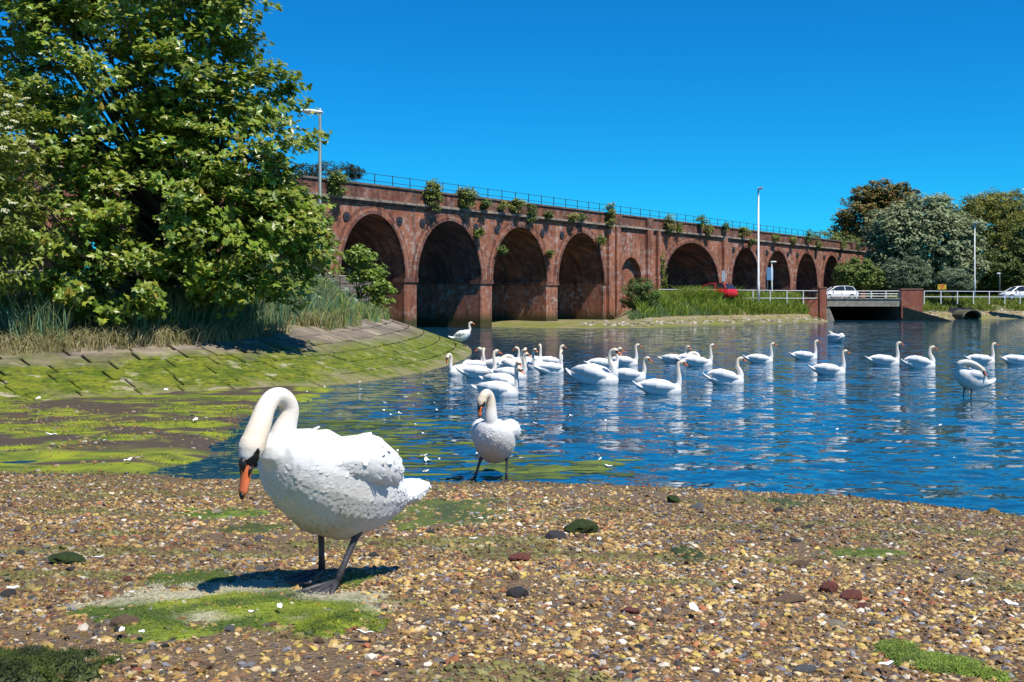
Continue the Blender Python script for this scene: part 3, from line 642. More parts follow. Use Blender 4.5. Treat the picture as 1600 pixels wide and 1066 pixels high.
railing('railing', 'white two-rail railing right of the brick block', 1444, 1640, (.3,.86), 2.4, YB+.2, 121, .88)
# culvert pipe
cp = tag(empty('culvert_pipe', G(1520, 499)[:]), 'slanted concrete culvert pipe mouth in the weedy bank', 'pipe')
mb = MB(); NS = 20; rr, ri = 1.02, .86
for k in range(NS):
    a0, a1 = math.pi*2*k/NS, math.pi*2*(k+1)/NS
    def ring(a, r, y): return (r*1.35*math.cos(a)-.1, y+.9*math.cos(a)-.2*math.sin(a), .25+r*.75*math.sin(a))
    q = [ring(a0, rr, 0), ring(a1, rr, 0), ring(a1, ri, 0), ring(a0, ri, 0), ring(a0, rr, 3), ring(a1, rr, 3), ring(a1, ri, 3), ring(a0, ri, 3)]
    mb.add(q, [(0,1,2,3),(0,4,5,1),(3,2,6,7)])
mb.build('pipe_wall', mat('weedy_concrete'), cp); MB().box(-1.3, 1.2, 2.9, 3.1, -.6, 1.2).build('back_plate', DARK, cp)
# graffiti board
gb = tag(empty('graffiti_board', P(1472, 453, 124)[:], 0, .62), 'small yellow board painted with a red 7 under the bushes', 'board')
MB().box(-.75,.75,0,.05,.05,.95).build('panel', mat('yellow_paint', (.62,.42,.03), .7, noise=(3, (.3,.16,.03), .7)), gb)
MB().add([(-.55,-.012,.8),(.35,-.012,.8),(.35,-.012,.64),(-.05,-.012,.12),(-.28,-.012,.12),(.08,-.012,.62),(-.55,-.012,.62)], [(0,6,5,2,1),(5,4,3,2)]).build('painted_numeral', mat('red_paint', (.62,.05,.02), .6), gb)
# lamps and signs
def lamp(label, px, ytop, ybase, Y, head=0, hl=.8, rad=.07, mt=GALV):
    b = P(px, ybase, Y); h = (ybase-ytop)*Y/F; o = tag(empty('street_lamp', b[:]), label, 'street lamp')
    MB().tube([(0,0,-.5),(0,0,1.2),(0,0,1.25),(0,0,h)], [rad*1.3, rad*1.3, rad, rad*.75], 10).build('column', mt, o, True)
    d = {0:(1,0), -1:(-1,0), 1:(1,0), 2:(.25,-1), 3:(-.3,1)}[head]; dv = Vector((d[0], d[1], 0)).normalized(); sd_ = Vector((-dv.y, dv.x, 0))
    pr = [(-.12,.04,.04),(.0,.09,.06),(hl*.35,.16,.09),(hl*.8,.15,.07),(hl,.08,.03)]
    mb = MB(); n = 8
    for x, w_, t_ in pr:
        for k in range(n):
            a = 2*math.pi*k/n; q = dv*x+sd_*(math.cos(a)*w_); mb.v.append((q.x, q.y, h+.02+x*.08+math.sin(a)*t_))
    for i in range(len(pr)-1):
        for k in range(n): mb.f.append((i*n+k, i*n+(k+1)%n, (i+1)*n+(k+1)%n, (i+1)*n+k))
    mb.f += [tuple(range(n)), tuple(range(len(pr)*n-1, len(pr)*n-1-n, -1))]
    hd = mb.build('lamp_head', WHITE_METAL, o, True)
    q = dv*(hl*.6); MB().ball((q.x, q.y, h-.0), (.16,.12,.06), 8, 6).build('lens', mat('lamp_glass', (.6,.62,.6), .15), hd)
    MB().tube([(0,0,h+.06),(0,0,h+.17)], .04, 8).build('photocell', WHITE_METAL, hd)
lamp('grey street lamp with white head beside the sycamore crown', 500, 176, 445, 45, -1, .78, .075)
lamp('tallest pale street lamp in front of the viaduct arches', 1185, 296, 462, 103, 2, .8, .095, WHITE_METAL)
lamp('short pale lamp post before a dark arch with blue sign', 1206, 410, 462, 112, 1, .45, .06, WHITE_METAL)
lamp('thin street lamp in front of the silvery tree', 1523, 349, 455, 122, 2, .7, .07, WHITE_METAL)
lamp('short street lamp beside the second white car', 1562, 428, 452, 124, -1, .3, .05, GALV)
lamp('lamp with its head reaching over the willow', 1616, 298, 455, 100, -1, 1.1, .08)
def sign(label, px, y0, y1, yb_, Y, wpx, colr):
    b = P(px, yb_, Y); k = Y/F; o = tag(empty('road_sign', b[:]), label, 'road sign')
    MB().tube([(0,0,-.4),(0,0,(yb_-y0)*k)], .05, 8).build('post', GALV, o)
    MB().box(-.08, wpx*k, -.09, -.055, (yb_-y1)*k, (yb_-y0)*k).build('sign_plate', mat('sign_'+str(px), colr, .5), o)
sign('blue-grey road sign on two posts inside a dark arch', 1199, 418, 438, 462, 113, 9, (.10,.24,.42))
sign('narrow grey sign on the pier beside the red car', 1129, 423, 440, 458, 103, 4, (.32,.36,.42))

# ------------------------------------------------------------------ cars
def car(label, loc, rz, paint, s=1.0):
    o = tag(empty('car', loc, rz, s), label, 'car')
    P_ = mat('paint_'+label[:6], paint, .25, .6); GL = mat('car_glass', (.02,.025,.03), .08, .8); TY = mat('tyre', (.02,.02,.02), .85); RIM = mat('rim', (.45,.45,.46), .35, metal=.6)
    prof = [(-1.98,.42,.70),(-2.0,.62,.78),(-1.93,.95,.82),(-1.6,.98,.84),(1.0,.94,.84),(1.65,.80,.80),(1.95,.62,.72),(2.0,.40,.66)]
    mb = MB(); st = []
    xs = [-2.0,-1.9,-1.5,-.9,0,.9,1.4,1.8,2.0]; top = [.80,.93,.97,.95,.94,.93,.84,.72,.58]; hw = [.70,.80,.86,.87,.87,.87,.85,.78,.62]
    for x, t_, w_ in zip(xs, top, hw):
        st.append([(x,-w_*.94,.24),(x,-w_,.5),(x,-w_*.97,t_-.06),(x,-w_*.86,t_),(x,w_*.86,t_),(x,w_*.97,t_-.06),(x,w_,.5),(x,w_*.94,.24)])
    for q in st: mb.v += q
    for i in range(len(st)-1):
        for k in range(8): mb.f.append((i*8+k, (i+1)*8+k, (i+1)*8+(k+1)%8, i*8+(k+1)%8))
    mb.f += [tuple(range(8)), tuple(range(len(st)*8-1, len(st)*8-9, -1))]
    mb.build('body', P_, o, True)
    cab = [(-1.88,.93,.74),(-1.45,1.38,.60),(-.9,1.46,.60),(.0,1.45,.60),(.45,1.36,.60),(1.15,.92,.74)]
    g = MB(); base = [(-1.88,.9),(-1.5,.92),(-.9,.92),(0,.92),(.45,.92),(1.15,.9)]
    for (x, z, w_), (xb, zb_) in zip(cab, base): g.v += [(xb,-.78,zb_),(x,-w_,z),(x,w_,z),(xb,.78,zb_)]
    for i in range(5):
        for k in range(3): g.f.append((i*4+k, (i+1)*4+k, (i+1)*4+k+1, i*4+k+1))
    g.build('cabin_glass', GL, o)
    rf = MB(); rf.v = []
    for x, z, w_ in cab[1:5]: rf.v += [(x,-w_-.012,z-.05),(x,-w_*.9,z+.035),(x,w_*.9,z+.035),(x,w_+.012,z-.05)]
    for i in range(3):
        for k in range(3): rf.f.append((i*4+k, (i+1)*4+k, (i+1)*4+k+1, i*4+k+1))
    rf.build('roof', P_, o, True)
    for sy in (-1, 1):
        for (xa, za, xb, zb_) in ((-1.7,.95,-1.4,1.4),(-.55,.93,-.5,1.45),(1.18,.93,.45,1.37)):
            MB().tube([(xa, sy*.775, za),(xb, sy*.605, zb_)], .045, 5).build('pillar', P_, o)
        for xw in (-1.25, 1.28):
            wh = empty('wheel', (xw, sy*.78, .31)); wh.parent = o
            MB().tube([(0,-.1,0),(0,.1,0)], .31, 18).build('tyre', TY, wh); MB().tube([(0,-.11,0),(0,.11,0)], .2, 12).build('rim', RIM, wh)
        MB().ball((1.88, sy*.58, .66), (.12,.16,.07), 8, 6).build('headlight', mat('headlight', (.75,.77,.8), .1), o, True)
        MB().ball((-1.93, sy*.62, .82), (.07,.14,.1), 8, 6).build('tail_light', mat('tail_light', (.4,.02,.02), .2), o, True)
        MB().ball((.72, sy*.93, .98), (.09,.08,.06), 8, 6).build('door_mirror', P_, o, True)
    return o
q = P(1309, 470, 117); car('white hatchback crossing the concrete road bridge', (q.x, 117, 2.02), math.pi+.06, (.72,.73,.74), .95)
q = P(1592, 464, 124); car('white car behind the railing beside the short lamp', (q.x, 124, 2.02), math.pi+.1, (.7,.71,.72), 1)
q = P(1117, 468, 104); car('red hatchback at the mouth of the wide arch', (q.x, 104.2, 2.02), math.pi-.75, (.55,.012,.02), 1)

# ------------------------------------------------------------------ swans
SW = mat('swan_feather', attr=True, rough=.7, spec=.25)
n_ = SW.node_tree.nodes; l_ = SW.node_tree.links; b_ = n_['Principled BSDF']
tc = n_.new('ShaderNodeTexCoord'); mp = n_.new('ShaderNodeMapping'); mp.inputs['Scale'].default_value = (30, 55, 75); l_.new(tc.outputs['Object'], mp.inputs[0])
tx = n_.new('ShaderNodeTexNoise'); tx.inputs['Scale'].default_value = 1.2; tx.inputs['Detail'].default_value = 4; l_.new(mp.outputs[0], tx.inputs['Vector'])
bp_ = n_.new('ShaderNodeBump'); bp_.inputs['Distance'].default_value = .003; bp_.inputs['Strength'].default_value = .5; l_.new(tx.outputs['Fac'], bp_.inputs['Height']); l_.new(bp_.outputs[0], b_.inputs['Normal'])
b_.inputs['Subsurface Weight'].default_value = .18; b_.inputs['Subsurface Radius'].default_value = (1,.9,.8); b_.inputs['Subsurface Scale'].default_value = .025
PLUME = mat('contour_plume', attr=True, rough=.75, spec=.2)
WINGM = mat('swan_wing', (.69,.685,.67), .7, .25, bump=(40, .003))
BILL = mat('swan_bill', (.72,.14,.025), .4, .5, noise=(25, (.62,.20,.10), .6)); BLACK = mat('swan_mask', (.012,.011,.011), .45); LEGM = mat('swan_leg', (.035,.034,.038), .5, .5, noise=(40, (.09,.085,.085), .6), bump=(90, .003))
def swan_parts(neck, radii, hdir, body=None, z0=0, voxel=.012, dirt_shade=0, feathers=False, wing_up=0.0, wing=None, tail=.05, thighs=None):
    """Meshes of one swan in its own frame: x forward, z up. neck ends at the head's centre; hdir is where the bill points."""
    body = body or [(-.44,.13,.05,.03,.03),(-.36,.13,.13,.06,.08),(-.22,.10,.18,.12,.16),(-.04,.08,.205,.15,.18),(.12,.07,.195,.14,.18),(.24,.07,.15,.115,.16),(.31,.08,.09,.075,.11),(.335,.08,.03,.03,.04)]
    mb = MB(); n = 20
    for x, zc, hw, ht, hb in body:
        for k in range(n):
            a = 2*math.pi*k/n; s_, c_ = math.sin(a), math.cos(a)
            mb.v.append((x, hw*math.copysign(abs(c_)**.9, c_), z0+zc+(ht if s_ > 0 else hb)*s_))
    for i in range(len(body)-1):
        for k in range(n): mb.f.append((i*n+k, i*n+(k+1)%n, (i+1)*n+(k+1)%n, (i+1)*n+k))
    mb.f += [tuple(reversed(range(n))), tuple(range((len(body)-1)*n, len(body)*n))]
    B = {round(b[0], 2): b for b in body}
    zm = body[3][1]+z0; tl = body[0]
    # folded wings and tail
    wp = wing or [(.18,.12,.14,.05),(.05,.155,.155+wing_up*.4,.10),(-.15,.145,.165+wing_up,.105),(-.32,.085,.175+wing_up,.07),(-.46,.03,.185+wing_up*.7,.015)]
    for sy in (-1, 1):
        mb.tube([(a_, sy*b_, c_+z0) for a_, b_, c_, _ in wp], [q[3] for q in wp], 12)
    tz = z0+tl[1]; mb.tube([(-.30,0,tz), (-.42,0,tz+.005), (-.50,0,tz+.02+tail*.4), (-.57,0,tz+.03+tail)], [.115,.105,.075,.02], 14, flat=.36 if wing is None else .5, up=(0,0,1))
    for tg_ in (thighs or ()): mb.tube([Vector(q) for q in tg_], [.075,.06,.035,.02], 12)
    path = catmull(neck, 6); rad = np.interp(np.linspace(0, 1, len(path)), np.linspace(0, 1, len(radii)), radii)
    mb.tube(path, list(rad), 14)
    H = Vector(neck[-1]); hd = Vector(hdir).normalized()
    mb.tube([H-hd*.05, H-hd*.03, H, H+hd*.035, H+hd*.06], [.024,.045,.049,.038,.024], 14)
    me = mb.mesh('tmp'); o = bpy.data.objects.new('tmp', me); col.objects.link(o)
    rm = o.modifiers.new('r', 'REMESH'); rm.mode = 'VOXEL'; rm.voxel_size = voxel; sm = o.modifiers.new('s', 'SMOOTH'); sm.factor = .5; sm.iterations = 5 if voxel > .009 else 9
    dg = bpy.context.evaluated_depsgraph_get(); bmesh_ = bpy.data.meshes.new_from_object(o.evaluated_get(dg)); bpy.data.objects.remove(o); bpy.data.meshes.remove(me)
    bmesh_.name = 'body'; nv = len(bmesh_.vertices); co = np.empty(nv*3); bmesh_.vertices.foreach_get('co', co); co = co.reshape(-1, 3)
    # cream head and upper neck; belly stain plus painted chest shade on standing birds
    dh = np.linalg.norm(co-np.array(H), axis=1); dn = np.min(np.linalg.norm(co[:,None,:]-path[None,::4,:], axis=2), axis=1)
    pn = path[np.argmin(np.linalg.norm(co[:,None,:]-path[None,:,:], axis=2), axis=1)]; ip = np.argmin(np.linalg.norm(co[:,None,:]-path[None,:,:], axis=2), axis=1)/len(path)
    cr = (np.clip((.095-dn)/.045, 0, 1)*np.clip((ip-.12)/.3, 0, 1)*(.45+.55*np.clip(1-dh/.25, 0, 1)))[:,None]*.9
    c = np.array([.68,.675,.66])*(1-cr)+np.array([.66,.53,.36])*cr
    if dirt_shade:
        k = np.clip((zm+.10-co[:,2]+.16*(fbm(co[:,0]*9, co[:,1]*9+co[:,2]*7, 14)-.47))/.30, 0, 1)*np.clip(co[:,0]/.3+.75, 0, 1)*dirt_shade*(.5+fbm(co[:,0]*14, co[:,2]*14+co[:,1]*9, 4)); k = np.clip(k, 0, .85)[:,None]
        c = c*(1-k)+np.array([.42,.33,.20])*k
    up = Vector((0,0,1)); side = hd.cross(up)
    if side.length < .2: side = Vector((0,1,0))
    side.normalize(); top = side.cross(hd).normalized()
    if top.z < 0 and abs(hd.z) < .8: top = -top
    if abs(hd.z) >= .8 and (top.x if body is not None else 1) < 0: top = -top
    rel = co-np.array(H); ta, ha = rel @ np.array(hd), rel @ np.array(top)
    pr_ = np.sqrt(np.maximum(dh**2-ta**2, 0)); blk = (dh < .085) & (pr_ < .060-.3*ta) & (((ta > .004) & (np.abs(ha-.012+ta*.2) < .005+.42*np.clip(ta, 0, 1))) | (ta > .042))
    c = np.where(blk[:,None], np.array([.012,.011,.011]), c)
    a = bmesh_.color_attributes.new('Col', 'FLOAT_COLOR', 'POINT'); a.data.foreach_set('color', np.hstack([c, np.ones((nv,1))]).astype(np.float32).ravel())
    bmesh_.materials.clear(); bmesh_.materials.append(SW); bmesh_.polygons.foreach_set('use_smooth', np.ones(len(bmesh_.polygons), bool))
    # bill, mask
    def loft(name, st, mt, n=12):
        m_ = MB()
        for dist, w_, h_, off in st:
            for k in range(n):
                a_ = 2*math.pi*k/n; m_.v.append(tuple(H+hd*dist+top*(off+h_*math.sin(a_))+side*(w_*math.cos(a_))))
        for i in range(len(st)-1):
            for k in range(n): m_.f.append((i*n+k, i*n+(k+1)%n, (i+1)*n+(k+1)%n, (i+1)*n+k))
        m_.f += [tuple(reversed(range(n))), tuple(range((len(st)-1)*n, len(st)*n))]
        q = m_.mesh(name); q.materials.append(mt); q.polygons.foreach_set('use_smooth', np.ones(len(q.polygons), bool)); return q
    bl_ = 1 if voxel < .008 else .84
    bill = loft('bill', [(.046,.025,.027,-.002),(.066,.0235,.024,-.001),(.09,.0195,.017,-.003),(.12*bl_,.020,.013,-.006),(.15*bl_,.0195,.010,-.008),(.168*bl_,.013,.007,-.009)], BILL)
    nail = loft('bill_tip', [(.158*bl_,.012,.0105,-.008),(.170*bl_,.010,.0095,-.009),(.180*bl_,.004,.005,-.011)], BLACK)
    def one(nm, m_):
        q = m_.mesh(nm); q.materials.append(BLACK); q.polygons.foreach_set('use_smooth', np.ones(len(q.polygons), bool)); return (nm, q)
    extra = [one('eye', MB().ball(H+side*(sy*.0405)+hd*.004+top*.012, .0075, 8, 6)) for sy in (-1, 1)]
    extra.append(one('bill_knob', MB().tube([H+hd*.038+top*.022, H+hd*.054+top*.026, H+hd*.068+top*.021, H+hd*.088+top*.010], [.011,.0165,.014,.004], 10)))
    if voxel < .011: extra += [one('nostril', MB().tube([H+side*(sy*.020)+hd*.062, H+side*(sy*.0205)+hd*.08+top*.004, H+side*(sy*.0185)+hd*.10], [.009,.006,.003], 7)) for sy in (-1, 1)]
    parts = [('body', bmesh_), ('bill', bill), ('bill_tip', nail)]+extra
    if feathers:                          # overlapping wing feathers laid over the folded wing
        for sy in (-1, 1):
            fm_ = MB()
            wx = [q[0] for q in wp][::-1]; wi = lambda x, k_: float(np.interp(x, wx, [q[k_] for q in wp][::-1]))
            for row, (xs_, L, wd, cnt_) in enumerate(((-.16,.22,.030,8),(-.10,.18,.030,8),(-.03,.16,.030,8),(.03,.14,.028,7))):
                for k in range(cnt_):
                    u_ = k/(cnt_-1); th = R(80-112*u_); pts = []; x00 = xs_+random.uniform(-.015,.015)
                    for m_ in range(8):
                        f_ = m_/7; x = x00-L*f_*(1-.12*u_); r_ = max(wi(x, 3), .012)
                        nrm = Vector((0, sy*math.cos(th), math.sin(th))); tg = Vector((0, -sy*math.sin(th), math.cos(th)))
                        ww_ = wd*(.5+.5*min(1, r_/.09))*math.sin(math.pi*min(.93, .35+.6*f_))**.5*(1 if m_ < 7 else .4)
                        c_ = Vector((x, sy*wi(x, 1), wi(x, 2)+z0))+nrm*(r_-.026+.035*f_+.0008*k)
                        pts.append((c_-tg*ww_-nrm*.003, c_+nrm*.0025, c_+tg*ww_-nrm*.003))
                    b0 = len(fm_.v)
                    for q in pts: fm_.v += [tuple(z) for z in q]
                    for m_ in range(7):
                        for e_ in range(2): fm_.f.append((b0+m_*3+e_, b0+m_*3+e_+1, b0+m_*3+e_+4, b0+m_*3+e_+3))
            q = fm_.mesh('wing_feathers'); q.materials.append(WINGM); q.polygons.foreach_set('use_smooth', np.ones(len(q.polygons), bool)); parts.append(('wing_feathers', q))
    if feathers:                          # contour feathers lying over the breast, back and flanks
        nr = np.empty(nv*3); bmesh_.vertices.foreach_get('normal', nr); nr = nr.reshape(-1, 3)
        ok = np.nonzero((dn > .085) & (co[:,2] > .2) & ((nr[:,2] < .25) | (rng.random(nv) < .05)))[0]; ok = rng.choice(ok, min(len(ok), 2000), replace=False); p_, n2, cc_ = co[ok], nr[ok], c[ok]
        bk = np.array([-1, 0, -.35])+rng.normal(size=p_.shape)*.22; bk -= n2*(bk*n2).sum(1)[:,None]; bk /= np.linalg.norm(bk, axis=1, keepdims=True)+1e-6; sd2 = np.cross(n2, bk)
        L_ = (.014+.014*rng.random(len(ok)))[:,None]*np.where(p_[:,:1] < -.1, 1.25, 1); W_ = L_*.42
        V = np.stack([p_-n2*.003, p_+bk*L_*.45+sd2*W_+n2*.0005, p_+bk*L_*.85+sd2*W_*.7+n2*.0010, p_+bk*L_+n2*.0014, p_+bk*L_*.85-sd2*W_*.7+n2*.0010, p_+bk*L_*.45-sd2*W_+n2*.0005], 1).reshape(-1, 3)
        ii = np.arange(len(ok))[:,None]*6; F2 = np.vstack([ii+[[0,1,5,0]], ii+[[1,2,4,5]]]); fs = [tuple(q[:3]) for q in (ii+[[0,1,5]]).tolist()]+[tuple(q) for q in (ii+[[1,2,4,5]]).tolist()]+[tuple(q) for q in (ii+[[2,3,4]]).tolist()]
        q = mesh_np('contour_feathers', V, fs, np.repeat(np.clip(cc_*(1.0+.06*rng.random((len(ok),1))), 0, .8), 6, axis=0)); q.materials.append(PLUME); q.polygons.foreach_set('use_smooth', np.ones(len(q.polygons), bool)); parts.append(('contour_feathers', q))
    return parts
def leg_meshes(hip, ankle, heel, toe_dir, foot=.15):
    hip, ankle, heel = Vector(hip), Vector(ankle), Vector(heel); m_ = MB()
    m_.tube([hip, hip.lerp(ankle, .6), ankle, ankle.lerp(heel, .12), ankle.lerp(heel, .55), heel], [.022,.019,.021,.014,.0115,.015], 9)
    lg = m_.mesh('leg'); lg.materials.append(LEGM)
    t = Vector(toe_dir).normalized(); s_ = Vector((-t.y, t.x, 0)); f_ = MB(); tips = []
    for a_, L in ((-.45,.92),(0,1),(.45,.92)):
        dv = (t*math.cos(a_)+s_*math.sin(a_))*foot*L; tip = heel+dv; tip.z = .008; tips.append(tip)
        f_.tube([heel+Vector((0,0,.004)), heel.lerp(tip, .45)+Vector((0,0,.006)), tip], [.014,.010,.006], 7)
    for i in range(2):
        a0, b0 = tips[i], tips[i+1]; h_ = heel+Vector((0,0,.006)); md = (a0+b0)/2*.93+heel*.07
        f_.add([h_, a0, md, b0, h_-Vector((0,0,.007)), a0-Vector((0,0,.006)), md-Vector((0,0,.006)), b0-Vector((0,0,.006))], [(0,1,2,3),(7,6,5,4),(1,5,6,2),(2,6,7,3)])
    f_.tube([heel, heel-t*.03+Vector((0,0,.006))], [.008,.003], 6)
    ft = f_.mesh('foot'); ft.materials.append(LEGM)
    for q in (lg, ft): q.polygons.foreach_set('use_smooth', np.ones(len(q.polygons), bool))
    return lg, ft
def place_swan(parts, label, loc, rz, s=1, group=None, legs=(), rx=0):
    o = tag(empty('swan', loc, rz, s), label, 'swan', group)
    for nm, me_ in parts:
        q = link(nm, me_, None, o)
        if nm == 'contour_feathers': q['kind'] = 'stuff'
    for lg, ft in legs:
        a = link('leg', lg, None, o); link('foot', ft, None, a)
    return o
STAND = [(-.40,.29,.06,.035,.05),(-.32,.32,.125,.06,.115),(-.20,.365,.175,.12,.20),(-.06,.40,.20,.16,.25),(.07,.435,.195,.165,.235),(.17,.465,.155,.14,.18),(.235,.485,.105,.10,.125),(.265,.495,.04,.04,.05)]
SWING = [(.20,.06,.46,.02),(.11,.105,.475,.06),(.02,.128,.485,.09),(-.10,.13,.468,.108),(-.21,.105,.425,.085),(-.30,.06,.375,.05),(-.37,.03,.34,.014)]
THIGH = [[(-.02,sy*.10,.36),(-.04,sy*.10,.28),(-.065,sy*.095,.225),(-.075,sy*.095,.19)] for sy in (-1, 1)]
YN = 4.3; XN = (507-800)*YN/F; zg = float(beach_z(XN, YN)); YAW = R(50); hv = (-math.cos(YAW), -math.sin(YAW)); lv = (math.sin(YAW), -math.cos(YAW))
def nl(px, py, yl=0.0):                  # photo pixel -> point in the swan's own mid-plane
    k = (px-800)/F; x = (k*(YN+yl*lv[1])-XN-yl*lv[0])/(hv[0]-k*hv[1]); Y = YN+x*hv[1]+yl*lv[1]
    return (x, yl, CH-(py-HZ)*Y/F-zg)
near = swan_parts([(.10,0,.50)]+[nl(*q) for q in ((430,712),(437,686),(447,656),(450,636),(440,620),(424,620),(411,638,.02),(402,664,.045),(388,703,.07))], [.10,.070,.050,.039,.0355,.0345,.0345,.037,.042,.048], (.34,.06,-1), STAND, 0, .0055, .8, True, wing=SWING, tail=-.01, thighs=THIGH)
hd_ = math.atan2(hv[1], hv[0])
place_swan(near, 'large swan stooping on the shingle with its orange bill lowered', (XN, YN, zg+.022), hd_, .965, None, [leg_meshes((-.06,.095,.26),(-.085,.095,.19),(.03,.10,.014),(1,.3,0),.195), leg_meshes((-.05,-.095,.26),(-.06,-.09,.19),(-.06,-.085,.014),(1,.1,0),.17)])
p2 = G(772, 751, 0.0)
s2 = swan_parts([(.14,0,.52),(.19,0,.60),(.19,.0,.72),(.195,-.01,.81),(.225,-.035,.845),(.262,-.06,.82),(.275,-.075,.775)], [.085,.066,.05,.045,.045,.044,.042], (.35,-.12,-1), STAND, 0, .010, .7, True, wing=SWING, thighs=THIGH)
place_swan(s2, 'swan wading ashore facing the beach with its head bowed', (p2.x, p2.y, p2.z), R(-90-8), 1.06, None, [leg_meshes((.0,.10,.26),(-.02,.12,.2),(.02,.12,.0),(1,.2,0)), leg_meshes((.0,-.10,.26),(.0,-.13,.2),(.03,-.19,.0),(1,-.3,0))])
# standing on the slope
q = bank(33.6, .75)
s3 = swan_parts([(.14,0,.50),(.22,0,.55),(.25,0,.64),(.22,0,.74),(.23,0,.83),(.28,0,.86),(.31,0,.85)], [.085,.06,.046,.04,.04,.04,.04], (1,0,-.35), STAND, 0, .013, wing=SWING, thighs=THIGH)
pc = bank(37.6, .3, .02); LG = [leg_meshes((0,.07,.26),(-.02,.07,.2),(.0,.07,.0),(1,0,0)), leg_meshes((.05,-.07,.26),(.03,-.07,.2),(.07,-.07,.0),(1,0,0))]
place_swan(s3, 'swan standing on the weedy stone slope above the water', (pc.x, pc.y, pc.z), R(4), 1.03, None, LG)
# preening, standing in shallow water
s4 = swan_parts([(.10,0,.50),(.20,.03,.58),(.22,.07,.66),(.12,.13,.69),(.0,.17,.66),(-.10,.19,.60),(-.16,.20,.54)], [.085,.066,.056,.052,.048,.045,.042], (-.5,.1,-.8), STAND, 0, .013, .5, wing=SWING, thighs=THIGH)
pq = G(1513, 619, 0); place_swan(s4, 'swan standing in the shallows twisting its neck to preen', (pq.x, pq.y, -.06), R(-180-(-12)), 1.04, None, LG)
# swimming poses
UPR = swan_parts([(.20,0,.10),(.28,0,.16),(.30,0,.27),(.285,0,.40),(.275,0,.51),(.295,0,.565),(.345,0,.575)], [.085,.058,.045,.038,.035,.036,.040], (1,0,-.42), wing_up=.012, tail=.09)
UPL = swan_parts([(.20,0,.10),(.28,0,.15),(.30,0,.25),(.27,0,.38),(.28,.01,.50),(.31,.03,.545),(.345,.06,.545)], [.085,.058,.045,.038,.035,.036,.040], (.75,.7,-.5), wing_up=.03)
UPF = swan_parts([(.20,0,.10),(.28,0,.14),(.31,0,.24),(.30,0,.36),(.31,0,.46),(.335,-.02,.505),(.375,-.04,.505)], [.085,.058,.045,.038,.035,.036,.040], (.9,-.35,-.6), wing_up=.015)
ARC = swan_parts([(.20,0,.10),(.27,0,.18),(.25,0,.29),(.20,0,.39),(.20,0,.50),(.235,0,.555),(.285,0,.555)], [.09,.07,.052,.042,.037,.037,.040], (1,0,-.5), wing_up=.075, tail=.10)
DWN = swan_parts([(.20,0,.10),(.28,0,.17),(.29,0,.30),(.275,0,.43),(.30,0,.51),(.35,0,.51),(.385,0,.45)], [.085,.058,.045,.038,.036,.037,.040], (.2,0,-1))
PRE = swan_parts([(.18,0,.12),(.26,.03,.2),(.24,.09,.3),(.12,.13,.33),(.0,.12,.30),(-.06,.09,.26)], [.085,.06,.05,.045,.042,.04], (-.6,-.3,-.6), wing_up=.05)
CL = 'swan swimming in the crowded cluster beside the weedy slope'; CG = 'swans clustered by the slope'
OG = 'swans on the open water'
# (pose, photo x of body centre, waterline y, heading in degrees, scale, label, group)
SWIM = [(DWN,720,586,215,1.0,'swan in the cluster bending its bill down to its breast',None),(UPR,752,590,12,1.08,'side-on swan in the cluster beside the one bending its bill',CG),(UPL,768,577,150,1.0,'swan in the cluster looking back towards the slope',None),
 (UPF,786,603,-25,1.0,'cluster swan squeezed just beyond the one behind the wading swan',CG),(UPF,782,619,-18,1.04,'cluster swan swimming directly behind the wading swan\'s head',CG),(ARC,806,581,-40,1.0,CL,CG),(PRE,790,575,30,1.0,'swan in the cluster with its head tucked over its back',None),(UPF,812,573,-60,1.0,CL,CG),(UPL,834,576,-95,.96,CL,CG),
 (UPR,850,570,110,.95,CL,CG),(UPL,744,579,48,1.0,CL,CG),(UPR,800,592,-12,1.0,CL,CG),(UPF,826,570,196,.96,CL,CG),(UPR,862,571,15,.95,CL,CG),(UPL,862,583,35,1.0,'outermost cluster swan, on the side towards the open water',CG),
 (ARC,935,600,-22,1.32,'largest swimming swan with arched wings, tall neck and open bill',None),(UPF,946,576,10,1.05,'swan half hidden behind the largest swimming swan',None),(UPR,978,571,5,1.0,"swan on open water right behind the largest swimming swan's neck",OG),(UPF,986,594,5,1.0,'swan swimming beside the largest swimming swan with head lowered',OG),(UPR,1036,615,4,1.06,'big swimming swan with a low stretched body, leading the open-water group',OG),
 (UPF,1056,567,-12,.95,"small distant swan before the red car's reflection, half turned",OG),(UPR,1094,572,3,1.02,'swan swimming alongside one that hides its head',OG),(PRE,1080,568,20,.95,'swan on open water hiding its head behind another',None),(ARC,1138,600,3,1.0,'swan swimming ahead of the big low-bodied leader',OG),(UPR,1190,567,2,.98,'swan swimming alone between the cluster and the bridge',OG),(UPR,1260,562,8,1.0,'swan nearest the lone preening bird by the bridge',OG),(UPR,1299,585,-4,1.0,'swan swimming in front of the lone preening bird',OG),
 (UPR,1385,570,0,1.08,'long-bodied swan following another past the culvert',OG),(ARC,1441,575,-2,1.02,"swan swimming just behind the standing preening swan's breast",OG),(UPR,1536,568,4,1.0,'swan swimming behind the standing preening swan',OG),(UPR,1592,569,6,1.02,'swan swimming away beyond the standing preening swan',OG),(PRE,1305,535,100,1.35,'lone swan preening by itself out towards the bridge',None)]
for parts, px, wy, hd, s, lb, gp in SWIM:
    q = G(px, wy, 0); place_swan(parts, lb, (q.x, q.y, -.015), R(hd), s*1.02, gp)

